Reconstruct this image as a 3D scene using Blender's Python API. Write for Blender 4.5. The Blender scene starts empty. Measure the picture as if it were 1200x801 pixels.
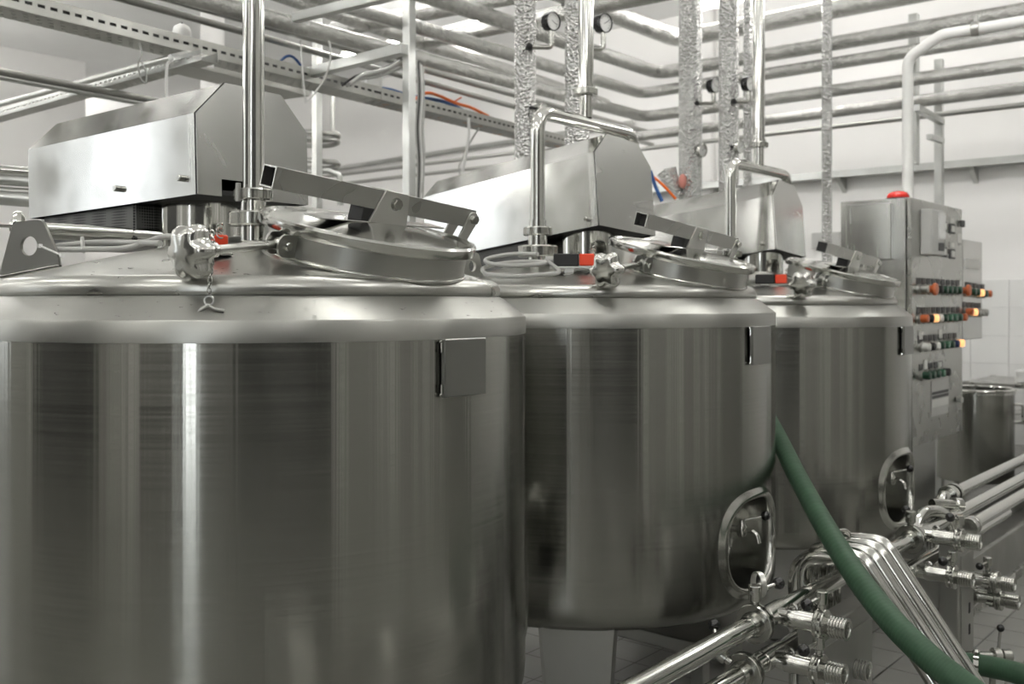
import bpy, bmesh, math, random
from mathutils import Vector, Matrix
random.seed(7)
S = bpy.context.scene
COL = S.collection
R = math.radians
# ------------------------------------------------------------------ camera
F, HX, HY, CH = 1170.0, 600.0, 354.0, 1.45          # focal length in pixels, principal column, horizon row, eye height
FW = Vector((0.767, 0.6417, 0)).normalized()
RT = Vector((FW.y, -FW.x, 0))
UP = Vector((0, 0, 1))
EYE = Vector((0, 0, CH))
cd = bpy.data.cameras.new('camera')
cam = bpy.data.objects.new('camera', cd)
COL.objects.link(cam)
cam.location = EYE
cam.rotation_euler = (R(90), 0, math.atan2(-FW.x, FW.y))
cd.sensor_width = 36.0
cd.lens = F / 1200 * 36.0
cd.shift_y = -(400.5 - HY) / 1200
cd.clip_start = 0.05
cd.dof.use_dof = True
cd.dof.focus_distance = 2.45
cd.dof.aperture_fstop = 4.5
S.camera = cam
# ------------------------------------------------------------------ world, exposure
w = bpy.data.worlds.new('overcast_sky')
S.world = w
w.use_nodes = True
w.node_tree.nodes['Background'].inputs[0].default_value = (0.93, 0.97, 1.0, 1)
w.node_tree.nodes['Background'].inputs[1].default_value = 7.5
S.view_settings.view_transform = 'Standard'
S.view_settings.look = 'None'
S.view_settings.gamma = 1.0
S.view_settings.use_curve_mapping = False
S.view_settings.exposure = 0.85
LAMP = 16.0                                           # radiance of the fluorescent diffusers


def ray(px, py):
    return FW + (px - HX) / F * RT + (HY - py) / F * UP


def dep(px, py, d): return EYE + ray(px, py) * d


def aty(px, py, y):
    r = ray(px, py); return EYE + r * (y / r.y)


def atx(px, py, x):
    r = ray(px, py); return EYE + r * (x / r.x)


def atz(px, py, z):
    r = ray(px, py); return EYE + r * ((z - CH) / r.z)


# ------------------------------------------------------------------ materials
def nt(name):
    m = bpy.data.materials.new(name); m.use_nodes = True
    t = m.node_tree; b = t.nodes['Principled BSDF']
    return m, t, b


def node(t, typ, **kw):
    n = t.nodes.new(typ)
    for k, v in kw.items(): setattr(n, k, v)
    return n


def mapped(t, scale, coord='Object'):
    tc = node(t, 'ShaderNodeTexCoord'); mp = node(t, 'ShaderNodeMapping')
    mp.inputs['Scale'].default_value = scale
    t.links.new(tc.outputs[coord], mp.inputs[0]); return mp.outputs[0]


def noise(t, vec, scale, detail=3, rough=0.55):
    n = node(t, 'ShaderNodeTexNoise')
    n.inputs['Scale'].default_value = scale; n.inputs['Detail'].default_value = detail
    n.inputs['Roughness'].default_value = rough
    t.links.new(vec, n.inputs['Vector']); return n.outputs[0]


def maprange(t, val, lo, hi, a=0.3, b=0.7):
    n = node(t, 'ShaderNodeMapRange')
    n.inputs[1].default_value = a; n.inputs[2].default_value = b
    n.inputs[3].default_value = lo; n.inputs[4].default_value = hi
    t.links.new(val, n.inputs[0]); return n.outputs[0]


def bump(t, b, h, strength, dist):
    n = node(t, 'ShaderNodeBump')
    n.inputs['Strength'].default_value = strength; n.inputs['Distance'].default_value = dist
    t.links.new(h, n.inputs['Height'])
    t.links.new(n.outputs[0], b.inputs['Normal']); return n


def colmix(t, b, fac, c1, c2):
    r = node(t, 'ShaderNodeValToRGB')
    r.color_ramp.elements[0].position = 0.3; r.color_ramp.elements[1].position = 0.7
    r.color_ramp.elements[0].color = (*c1, 1); r.color_ramp.elements[1].color = (*c2, 1)
    t.links.new(fac, r.inputs[0]); t.links.new(r.outputs[0], b.inputs['Base Color'])


def metal(name, col, rough, var=0.06, brush=None, aniso=0.0, rot=0.0, bump_d=0.0, wave=0.0, blotch=0.0):
    m, t, b = nt(name)
    b.inputs['Metallic'].default_value = 1.0
    b.inputs['Anisotropic'].default_value = aniso
    b.inputs['Anisotropic Rotation'].default_value = rot
    v = mapped(t, brush or (6, 6, 6))
    n = noise(t, v, 1.0 if brush else 1.2, 3 if brush else 2)
    t.links.new(maprange(t, n, max(rough - var, 0.03), rough + var), b.inputs['Roughness'])
    n2 = noise(t, mapped(t, (1, 1, 1)), 3.5, 4)
    k = 0.96 if not blotch else 1 - blotch
    colmix(t, b, n2, tuple(c * k for c in col), col)
    last = None
    if bump_d:
        last = bump(t, b, n, 0.35, bump_d)
    if wave:
        nw = noise(t, mapped(t, (15, 15, 0.10)), 1.0, 4)
        wv = node(t, 'ShaderNodeBump'); wv.inputs['Strength'].default_value = 1.0; wv.inputs['Distance'].default_value = wave
        t.links.new(nw, wv.inputs['Height'])
        if last: t.links.new(last.outputs[0], wv.inputs['Normal'])
        t.links.new(wv.outputs[0], b.inputs['Normal'])
    if aniso:
        tg = node(t, 'ShaderNodeTangent', direction_type='RADIAL', axis='Z')
        t.links.new(tg.outputs[0], b.inputs['Tangent'])
    return m


def plain(name, col, rough=0.5, spec=0.5, var=0.08, nscale=8, bump_d=0.0, coat=0.0):
    m, t, b = nt(name)
    n = noise(t, mapped(t, (1, 1, 1)), nscale, 4)
    colmix(t, b, n, tuple(c * (1 - var) for c in col), col)
    b.inputs['Roughness'].default_value = rough
    b.inputs['Specular IOR Level'].default_value = spec
    b.inputs['Coat Weight'].default_value = coat
    if bump_d: bump(t, b, n, 0.5, bump_d)
    return m


def glow(name, col, strength, base=None):
    m, t, b = nt(name)
    b.inputs['Base Color'].default_value = (*(base or col), 1)
    b.inputs['Roughness'].default_value = 0.25
    b.inputs['Emission Color'].default_value = (*col, 1)
    b.inputs['Emission Strength'].default_value = strength
    return m


MT = {}
MT['tank'] = metal('brushed_tank_steel', (0.31, 0.31, 0.285), 0.21, 0.035, brush=(1.2, 1.2, 160), aniso=0.9, rot=0.25, wave=0.0014)
MT['band'] = metal('polished_band_steel', (0.37, 0.37, 0.345), 0.37, 0.03, brush=(1.2, 1.2, 240), aniso=0.5, rot=0.25)
MT['crown'] = metal('satin_crown_steel', (0.44, 0.44, 0.413), 0.30, 0.03)
MT['polish'] = metal('polished_steel', (0.60, 0.60, 0.57), 0.11, 0.04)
MT['lid'] = metal('lid_steel', (0.56, 0.56, 0.53), 0.14, 0.04)
MT['satin'] = metal('satin_steel', (0.45, 0.45, 0.425), 0.28, 0.02)
MT['cast'] = metal('cast_steel', (0.45, 0.45, 0.42), 0.20, 0.03)
MT['sheet'] = metal('sheet_steel', (0.56, 0.56, 0.54), 0.25, 0.03, brush=(3, 90, 3))
MT['sheetm'] = metal('mottled_sheet_steel', (0.58, 0.58, 0.56), 0.15, 0.05, blotch=0.14)
MT['galv'] = metal('galvanised_steel', (0.60, 0.61, 0.59), 0.36, 0.08, blotch=0.25)
MT['dull'] = metal('dull_steel', (0.42, 0.42, 0.40), 0.38, 0.08)
MT['grey'] = plain('grey_paint', (0.52, 0.52, 0.50), 0.4)
MT['white'] = plain('white_plastic', (0.80, 0.80, 0.78), 0.35)
MT['rubber'] = plain('black_rubber', (0.012, 0.012, 0.012), 0.5)
MT['black'] = plain('black_bakelite', (0.010, 0.010, 0.010), 0.12, 0.6)
MT['dark'] = plain('dark_void', (0.02, 0.02, 0.02), 0.7)
MT['cable'] = plain('grey_cable', (0.42, 0.42, 0.40), 0.45)
MT['orange'] = plain('orange_cable', (0.90, 0.16, 0.01), 0.4)
MT['redcap'] = plain('red_plastic', (0.80, 0.06, 0.015), 0.35)
MT['blue'] = plain('blue_cable', (0.02, 0.09, 0.28), 0.4)
MT['dial'] = plain('gauge_dial', (0.82, 0.82, 0.80), 0.3, coat=0.5)
MT['wall'] = plain('white_wall_paint', (0.84, 0.83, 0.815), 0.75, 0.3, 0.03, 1.5)
MT['dado'] = plain('dark_dado_paint', (0.10, 0.10, 0.095), 0.5)
MT['ceil'] = plain('ceiling_paint', (0.90, 0.90, 0.895), 0.8, 0.3, 0.05, 1.2)
MT['grout'] = plain('tile_grout', (0.50, 0.50, 0.47), 0.8)
MT['wtile'] = plain('glazed_wall_tile', (0.80, 0.80, 0.785), 0.15, 0.5, 0.03, 2)
MT['ftile'] = plain('floor_tile', (0.33, 0.33, 0.305), 0.35, 0.4, 0.2, 3)
MT['fgrout'] = plain('floor_grout', (0.20, 0.20, 0.18), 0.8)
MT['lampglow'] = glow('fluorescent_diffuser', (1.0, 0.985, 0.95), LAMP)
MT['hose'] = plain('green_rubber_hose', (0.046, 0.100, 0.056), 0.55, 0.3, 0.25, 14)
MT['fork'] = metal('bead_blasted_steel', (0.58, 0.58, 0.55), 0.33, 0.02)
MT['wallb'] = plain('grey_wall_paint', (0.42, 0.42, 0.40), 0.7, 0.3, 0.05, 1.5)
MT['knob'] = metal('knob_steel', (0.58, 0.58, 0.55), 0.16, 0.02)
MT['niche'] = metal('niche_steel', (0.50, 0.50, 0.47), 0.20, 0.02)
MT['plate'] = metal('plate_steel', (0.27, 0.27, 0.255), 0.36, 0.02)
MT['panel'] = metal('scuffed_panel_steel', (0.40, 0.40, 0.38), 0.42, 0.04)
MT['door'] = plain('dark_roller_door', (0.055, 0.055, 0.053), 0.45)


def foil_mat():
    m, t, b = nt('crinkled_foil')
    b.inputs['Metallic'].default_value = 1.0
    b.inputs['Base Color'].default_value = (0.74, 0.74, 0.73, 1)
    b.inputs['Roughness'].default_value = 0.24
    v = mapped(t, (1, 1, 1))
    vo = node(t, 'ShaderNodeTexVoronoi'); vo.inputs['Scale'].default_value = 72
    t.links.new(v, vo.inputs['Vector'])
    n = noise(t, v, 26, 5)
    ad = node(t, 'ShaderNodeMath', operation='ADD')
    t.links.new(vo.outputs['Distance'], ad.inputs[0]); t.links.new(n, ad.inputs[1])
    bump(t, b, ad.outputs[0], 1.0, 0.015)
    return m


MT['foil'] = foil_mat()


def jacket_mat():
    m, t, b = nt('smooth_foil_jacket')
    b.inputs['Metallic'].default_value = 1.0
    b.inputs['Base Color'].default_value = (0.54, 0.54, 0.52, 1)
    b.inputs['Roughness'].default_value = 0.25
    bump(t, b, noise(t, mapped(t, (1, 1, 1)), 11, 6, 0.65), 1.0, 0.035)
    return m


MT['jacket'] = jacket_mat()


# ------------------------------------------------------------------ mesh collection helpers
def frame(o, z, x=None):
    z = Vector(z).normalized()
    if x is None: x = Vector((1, 0, 0)) if abs(z.x) < 0.9 else Vector((0, 1, 0))
    x = Vector(x); x = (x - z * x.dot(z)).normalized(); y = z.cross(x)
    m = Matrix((x, y, z)).transposed().to_4x4(); m.translation = Vector(o); return m


def wloc(o):
    v = Vector((0, 0, 0))
    while o is not None:
        v = v + o.location; o = o.parent
    return v


class MB:
    def __init__(s): s.v = []; s.f = []

    def add(s, vs, fs, mat=None):
        o = len(s.v)
        s.v += [(mat @ Vector(p)) if mat is not None else Vector(p) for p in vs]
        s.f += [tuple(i + o for i in f) for f in fs]
        return s

    def bm(s, b, mat=None):
        b.verts.index_update()
        return s.add([v.co.copy() for v in b.verts], [[v.index for v in f.verts] for f in b.faces], mat)

    def box(s, size, mat=None, bev=0.0, seg=1, off=(0, 0, 0)):
        b = bmesh.new(); bmesh.ops.create_cube(b, size=1.0)
        for v in b.verts: v.co = Vector((v.co.x * size[0] + off[0], v.co.y * size[1] + off[1], v.co.z * size[2] + off[2]))
        if bev: bmesh.ops.bevel(b, geom=list(b.edges), offset=bev, segments=seg, affect='EDGES', profile=0.5)
        s.bm(b, mat); b.free(); return s

    def bx(s, a, c, bev=0.0, seg=1):
        a, c = Vector(a), Vector(c)
        return s.box([abs(c[i] - a[i]) for i in range(3)], Matrix.Translation((a + c) / 2), bev, seg)

    def bar(s, a, c, w, h, up=(0, 0, 1), bev=0.0):
        a, c = Vector(a), Vector(c)
        z = (c - a); m = frame((a + c) / 2, z, Vector(up).cross(z))
        return s.box((w, h, z.length), m, bev)

    def lathe(s, prof, mat=None, seg=32, a0=0.0, a1=2 * math.pi):
        full = abs(a1 - a0 - 2 * math.pi) < 1e-6
        n = seg if full else seg + 1
        vs, fs, rows = [], [], []
        for r, z in prof:
            if r < 1e-6: rows.append([len(vs)]); vs.append((0, 0, z)); continue
            rows.append(list(range(len(vs), len(vs) + n)))
            for k in range(n):
                a = a0 + (a1 - a0) * k / seg; vs.append((r * math.cos(a), r * math.sin(a), z))
        for A, B in zip(rows[:-1], rows[1:]):
            for k in range(seg):
                k2 = (k + 1) % n if full else k + 1
                if len(A) == 1 and len(B) == 1: continue
                if len(A) == 1: fs.append((A[0], B[k2], B[k]))
                elif len(B) == 1: fs.append((A[k], A[k2], B[0]))
                else: fs.append((A[k], A[k2], B[k2], B[k]))
        return s.add(vs, fs, mat)

    def cyl(s, a, c, r, seg=20, bev=0.0, r2=None):
        a, c = Vector(a), Vector(c); L = (c - a).length; r2 = r if r2 is None else r2
        m = frame(a, c - a)
        p = [(0, 0), (r - bev, 0), (r, bev), (r2, L - bev), (r2 - bev, L), (0, L)] if bev else [(0, 0), (r, 0), (r2, L), (0, L)]
        return s.lathe(p, m, seg)

    def tube(s, path, r, seg=14, caps=True, rfun=None):
        P = [Vector(p) for p in path]; n = len(P)
        T = [(P[min(i + 1, n - 1)] - P[max(i - 1, 0)]).normalized() for i in range(n)]
        x = Vector((0, 0, 1)) if abs(T[0].z) < 0.9 else Vector((1, 0, 0))
        vs, fs = [], []
        for i in range(n):
            x = (x - T[i] * x.dot(T[i])).normalized(); y = T[i].cross(x)
            rr = rfun(i) if rfun else r
            for k in range(seg):
                a = 2 * math.pi * k / seg; vs.append(P[i] + (x * math.cos(a) + y * math.sin(a)) * rr)
        for i in range(n - 1):
            for k in range(seg):
                k2 = (k + 1) % seg
                fs.append((i * seg + k, i * seg + k2, (i + 1) * seg + k2, (i + 1) * seg + k))
        if caps: fs += [tuple(range(seg))[::-1], tuple(range((n - 1) * seg, n * seg))]
        return s.add(vs, fs)

    def prism(s, poly, mat, depth, bev=0.0):
        b = bmesh.new()
        f = b.faces.new([b.verts.new((p[0], p[1], 0)) for p in poly])
        r = bmesh.ops.extrude_face_region(b, geom=[f])
        bmesh.ops.translate(b, vec=(0, 0, depth), verts=[e for e in r['geom'] if isinstance(e, bmesh.types.BMVert)])
        bmesh.ops.recalc_face_normals(b, faces=b.faces)
        if bev: bmesh.ops.bevel(b, geom=list(b.edges), offset=bev, segments=1, affect='EDGES')
        s.bm(b, mat); b.free(); return s

    def hexa(s, a, c, r, bev=0.0):
        a, c = Vector(a), Vector(c)
        return s.lathe([(0, 0), (r, 0), (r, (c - a).length), (0, (c - a).length)], frame(a, c - a), 6)

    def sphere(s, c, r, seg=16, sc=(1, 1, 1)):
        p = [(r * math.sin(math.pi * i / (seg // 2)), -r * math.cos(math.pi * i / (seg // 2))) for i in range(seg // 2 + 1)]
        p[0] = (0, -r); p[-1] = (0, r)
        return s.lathe(p, Matrix.Translation(Vector(c)) @ Matrix.Diagonal((*sc, 1)), seg)

    def torus(s, mat, Rr, r, seg=24, sub=8, sc=(1, 1)):
        vs, fs = [], []
        for i in range(seg):
            a = 2 * math.pi * i / seg
            for j in range(sub):
                q = 2 * math.pi * j / sub
                vs.append(((Rr + r * math.cos(q)) * math.cos(a) * sc[0], (Rr + r * math.cos(q)) * math.sin(a) * sc[1], r * math.sin(q)))
        for i in range(seg):
            for j in range(sub):
                fs.append((i * sub + j, ((i + 1) % seg) * sub + j, ((i + 1) % seg) * sub + (j + 1) % sub, i * sub + (j + 1) % sub))
        return s.add(vs, fs, mat)

    def build(s, name, mat, parent=None, sharp=32, flat=False):
        me = bpy.data.meshes.new(name)
        o = wloc(parent) if parent is not None else Vector((0, 0, 0))
        if parent is None and s.v:
            lo = Vector([min(v[i] for v in s.v) for i in range(3)]); hi = Vector([max(v[i] for v in s.v) for i in range(3)])
            o = Vector(((lo.x + hi.x) / 2, (lo.y + hi.y) / 2, lo.z))
        me.from_pydata([tuple(v - o) for v in s.v], [], s.f)
        b = bmesh.new(); b.from_mesh(me); bmesh.ops.recalc_face_normals(b, faces=b.faces); b.to_mesh(me); b.free()
        me.update()
        if not flat:
            me.polygons.foreach_set('use_smooth', [True] * len(me.polygons))
            me.set_sharp_from_angle(angle=R(sharp))
        me.materials.append(MT[mat] if isinstance(mat, str) else mat)
        ob = bpy.data.objects.new(name, me); COL.objects.link(ob)
        if parent is not None: ob.parent = parent
        else: ob.location = o
        return ob


def thing(name, label, cat, loc=(0, 0, 0), group=None):
    o = bpy.data.objects.new(name, None); COL.objects.link(o)
    o.empty_display_size = 0.05
    o.location = loc; o['label'] = label; o['category'] = cat
    if group: o['group'] = group
    return o


def tag(o, label, cat, group=None):
    o['label'] = label; o['category'] = cat
    if group: o['group'] = group
    return o


def struct(o, label=None):
    o['kind'] = 'structure'
    if label: o['label'] = label
    return o


def bend(pts, rad, n=8):
    """polyline with rounded corners"""
    P = [Vector(p) for p in pts]; out = [P[0]]
    for i in range(1, len(P) - 1):
        a = (P[i - 1] - P[i]); b = (P[i + 1] - P[i])
        r = min(rad, a.length * 0.48, b.length * 0.48)
        a.normalize(); b.normalize()
        ang = a.angle(b); d = min(r / max(math.tan(ang / 2), 1e-3), (P[i - 1] - P[i]).length * 0.49, (P[i + 1] - P[i]).length * 0.49)
        p0 = P[i] + a * d; p1 = P[i] + b * d
        for k in range(n + 1):
            t = k / n
            out.append(p0 * (1 - t) ** 2 + P[i] * 2 * t * (1 - t) + p1 * t * t)
    out.append(P[-1]); return out


def spline(pts, n=8):
    P = [Vector(p) for p in pts]; P = [P[0] * 2 - P[1]] + P + [P[-1] * 2 - P[-2]]
    out = []
    for i in range(1, len(P) - 2):
        for k in range(n):
            t = k / n
            out.append(0.5 * ((2 * P[i]) + (P[i + 1] - P[i - 1]) * t + (2 * P[i - 1] - 5 * P[i] + 4 * P[i + 1] - P[i + 2]) * t * t
                              + (3 * P[i] - P[i - 1] - 3 * P[i + 1] + P[i + 2]) * t ** 3))
    out.append(P[-2]); return out


# ================================================================== SETTING
UB, UE, VF, VL, VX, ZC = -4.6, 9.0, -3.6, 11.9, 18.0, 4.4      # back wall, end wall, front wall, left wall, far recess, ceiling


def panel_with_holes(mb, axis, const, thick, a0, a1, z0, z1, holes):
    """a wall slab made of blocks around rectangular openings (h = a_lo, a_hi, z_lo, z_hi)"""
    def blk(p, q, zl, zh):
        if q - p < 1e-4 or zh - zl < 1e-4: return
        if axis == 'x': mb.bx((const, p, zl), (const + thick, q, zh))
        else: mb.bx((p, const, zl), (q, const + thick, zh))
    cur = a0
    for h in sorted(holes):
        blk(cur, h[0], z0, z1); blk(h[0], h[1], z0, h[2]); blk(h[0], h[1], h[3], z1); cur = h[1]
    blk(cur, a1, z0, z1)


WB = [(-1.50, -1.12, 0.3, 3.9), (9.7, 11.3, 0.9, 4.2)]       # openings in the back wall (along y)
m = MB(); panel_with_holes(m, 'x', UB - 0.25, 0.25, VF, VL + 0.25, 0, ZC, WB); struct(m.build('wall_back', 'wallb', flat=True))
m = MB(); m.bx((UB, VL, 0), (6.05, VL + 0.25, ZC)); struct(m.build('wall_left', 'wall', flat=True))
m = MB(); m.bx((5.8, VL + 0.25, 0), (6.05, VX, ZC)); m.bx((5.8, VX, 0), (UE + 0.25, VX + 0.25, ZC)); struct(m.build('wall_recess', 'wall', flat=True))
m = MB(); m.bx((UB - 0.25, VF - 0.25, 0), (UE + 0.25, VF, ZC)); struct(m.build('wall_right', 'wallb', flat=True))
m = MB(); m.bx((UE, VF, 0), (UE + 0.25, VX, ZC)); wall_end = struct(m.build('wall_end', 'wall', flat=True))
m = MB(); m.bx((UB - 0.25, VF - 0.25, ZC), (UE + 0.25, VX + 0.25, ZC + 0.2)); struct(m.build('ceiling', 'ceil', flat=True))
m = MB(); m.bx((UB - 0.25, VF - 0.25, -0.2), (UE + 0.25, VX + 0.25, -0.008)); floor = struct(m.build('floor', 'fgrout', flat=True))


def window(n, axis, const, h):
    a0, a1, z0, z1 = h
    m = MB()
    def bb(p, q, zl, zh, d0=0.06, d1=0.14):
        if axis == 'x': m.bx((const + d0, p, zl), (const + d1, q, zh), 0.004)
        else: m.bx((p, const + d0, zl), (q, const + d1, zh), 0.004)
    f = 0.05
    bb(a0, a0 + f, z0, z1); bb(a1 - f, a1, z0, z1); bb(a0 + f, a1 - f, z0, z0 + f); bb(a0 + f, a1 - f, z1 - f, z1)
    if a1 - a0 > 0.8: bb((a0 + a1) / 2 - 0.025, (a0 + a1) / 2 + 0.025, z0 + f, z1 - f)
    struct(m.build('window_%d' % n, 'white', flat=True))


for i, h in enumerate(WB): window(i + 1, 'x', UB - 0.25, h)
# panes: clear in the narrow window, tint added to dim the wide one
for i, (h, tint) in enumerate(zip(WB, (0.95, 0.25))):
    gm = bpy.data.materials.new('tinted_glass'); gm.use_nodes = True; g_ = gm.node_tree; g_.nodes.clear()
    o_ = g_.nodes.new('ShaderNodeOutputMaterial'); tb = g_.nodes.new('ShaderNodeBsdfTransparent'); tb.inputs[0].default_value = (tint, tint, tint, 1)
    g_.links.new(tb.outputs[0], o_.inputs[0])
    m = MB(); m.add([(UB - 0.15, h[0] + 0.05, h[2] + 0.05), (UB - 0.15, h[1] - 0.05, h[2] + 0.05), (UB - 0.15, h[1] - 0.05, h[3] - 0.05), (UB - 0.15, h[0] + 0.05, h[3] - 0.05)], [(0, 1, 2, 3)])
    p_ = m.build('pane', gm, bpy.data.objects['window_%d' % (i + 1)], flat=True)

# floor tiles (20 cm): the nearest ones in view as single pieces, the rest joined
TS = 0.20
tile_me = None
near, far = [], MB()
for i in range(-20, 46):
    for j in range(-17, 45):
        x, y = (i + 0.5) * TS, (j + 0.5) * TS
        p = Vector((x, y, 0)) - EYE
        d = p.dot(FW)
        if d > 0.5:
            px = HX + F * p.dot(RT) / d; py = HY - F * p.z / d
            if px > 1015 and 590 < py < 900 and px < 1290 and len(near) < 290:
                near.append((d, x, y)); continue
        h = TS / 2 - 0.003
        far.add([(x - h, y - h, 0), (x + h, y - h, 0), (x + h, y + h, 0), (x - h, y + h, 0)], [(0, 1, 2, 3)])
fo = far.build('tile_field', 'ftile', floor, flat=True); fo['kind'] = 'stuff'
for d, x, y in near:
    if tile_me is None:
        m = MB(); h = TS / 2 - 0.003
        m.box((2 * h, 2 * h, 0.008), Matrix.Translation((0, 0, -0.004)), 0.0015)
        t0 = m.build('tile', 'ftile'); tile_me = t0.data
        for v in tile_me.vertices: v.co.z -= 0.008
        bpy.data.objects.remove(t0)
    o = bpy.data.objects.new('tile', tile_me); COL.objects.link(o); o.parent = floor
    o.location = Vector((x, y, 0)) - floor.location
# wall tiles on the end wall up to 1.64 m (23.5 cm courses), visible bay as single pieces
wt = None
for i in range(7):
    for j in range(9):
        z = 1.64 - (i + 0.5) * 0.234; y = 2.75 - (j + 0.5) * 0.30
        if wt is None:
            m = MB(); m.box((0.012, 0.298, 0.232), Matrix.Identity(4), 0.002)
            t0 = m.build('tile', 'wtile'); wt = t0.data
            for v in wt.vertices: v.co.z -= 0.115
            bpy.data.objects.remove(t0)
        o = bpy.data.objects.new('wall_tile', wt); COL.objects.link(o); o.parent = wall_end
        o.location = Vector((UE - 0.006, y, z)) - wall_end.location
m = MB()
for i in range(7):
    for j in range(-1, 48):
        z = 1.64 - (i + 0.5) * 0.234; y = 2.75 + (j + 1.5) * 0.30
        m.bx((UE - 0.012, y - 0.148, z - 0.115), (UE, y + 0.148, z + 0.115))
o = m.build('wall_tile_field', 'wtile', wall_end, flat=True); o['kind'] = 'stuff'
# concrete columns
c = aty(828, 200, 5.0)
m = MB(); m.box((0.28, 0.28, ZC), Matrix.Translation((c.x, c.y, ZC / 2)), 0.02); struct(m.build('column', 'wall', flat=True))
c = aty(249, 60, 8.6)
m = MB(); m.cyl((c.x, c.y, 0), (c.x, c.y, ZC), 0.115, 28); struct(m.build('column', 'wall'))

# ceiling lamps: rows of fluorescent fittings running across the room
def ceiling_lamp(u, v, L, label):
    zl = ZC - 0.55
    t = thing('ceiling_lamp', label, 'lamp', (u, v, zl - 0.1), 'fluorescent lamps hung from the ceiling')
    m = MB(); m.bx((u - 0.016, v - L / 2, zl), (u + 0.016, v + L / 2, zl + 0.025), 0.004); m.build('housing', 'white', t, flat=True)
    m = MB(); m.cyl((u, v - L / 2 + 0.02, zl - 0.05), (u, v + L / 2 - 0.02, zl - 0.05), 0.048, 16); m.build('diffuser', 'lampglow', t)
    for s_ in (-1, 1):
        m = MB(); m.cyl((u, v + s_ * L * 0.36, zl + 0.02), (u, v + s_ * L * 0.36, ZC), 0.006, 8); m.build('suspension_rod', 'galv', t)


ceiling_lamp(6.35, 6.45, 2.0, 'long white fluorescent lamp near the ceiling, glimpsed between the foil-wrapped pipes')
UNSEEN = 'white fluorescent lamp hung above the frame, seen only as reflections in the steel'
for u in (-3.0, -0.2, 2.3, 4.7):
    for v in (-1.6, 1.6, 5.0, 8.4):
        if (u, v) != (4.7, 8.4): ceiling_lamp(u, v, 1.5, UNSEEN)
for u, v in ((7.0, 0.6), (7.0, 3.3), (7.0, 14.6), (8.2, 16.6), (3.2, 10.6), (0.6, 10.8), (-2.4, 10.8)):  # those deep in the hall are added to brighten ceiling and recess
    ceiling_lamp(u, v, 1.5, UNSEEN)
# unseen dark panels added behind the camera for dark bands in the steel
def dark_unseen_panel(n, axis, const, a0, a1, z1):
    m = MB(); k = int(z1 / 0.15)
    for q in range(k):
        z0 = q * z1 / k
        if axis == 'x': m.bx((const, a0, z0 + 0.004), (const + 0.03, a1, z0 + z1 / k - 0.004), 0.006)
        else: m.bx((a0, const, z0 + 0.004), (a1, const + 0.03, z0 + z1 / k - 0.004), 0.006)
    struct(m.build('door_%d' % n, 'door', flat=True))


dark_unseen_panel(1, 'x', UB, 2.75, 6.3, 3.9)
dark_unseen_panel(2, 'y', VF, -4.4, 0.5, 3.9)
for u0, w0 in ((0.62, 0.22), (2.25, 0.14), (2.75, 0.30), (3.9, 0.16), (4.6, 0.30), (5.6, 0.18)):  # unseen wall strips added for pale streaks in the tank steel
    m = MB(); m.bx((u0, VF, 0), (u0 + w0, VF + 0.10, ZC)); struct(m.build('column', 'wall', flat=True))
for v0, w0 in ((-0.6, 0.12), (1.15, 0.5), (2.0, 0.14), (6.6, 0.2)):  # more unseen strips, added to vary the reflections
    m = MB(); m.bx((UB, v0, 0), (UB + 0.10, v0 + w0, ZC)); struct(m.build('column', 'wall', flat=True))
m = MB(); m.bx((UB, -1.12, 0), (UB + 0.012, 0.9, 1.3)); m.bx((UB, VF, 0), (UB + 0.012, -1.50, 1.3)); struct(m.build('trim_1', 'dado', flat=True))  # unseen dark band added to darken the lower reflections in the tanks

# ================================================================== TANKS
RAD = 0.70
TANKS = [(1.613, 2.216, 0.0), (3.076, 2.216, 0.0), (4.539, 2.216, -0.026)]
NZ = 0.65                                             # niche height


def stadium(wd, ht, n=48, pw=2.6):
    out = []
    for k in range(n):
        a = 2 * math.pi * k / n; c, s = math.cos(a), math.sin(a)
        out.append((wd / 2 * math.copysign(abs(c) ** (2 / pw), c), ht / 2 * math.copysign(abs(s) ** (2 / pw), s)))
    return out


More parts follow.
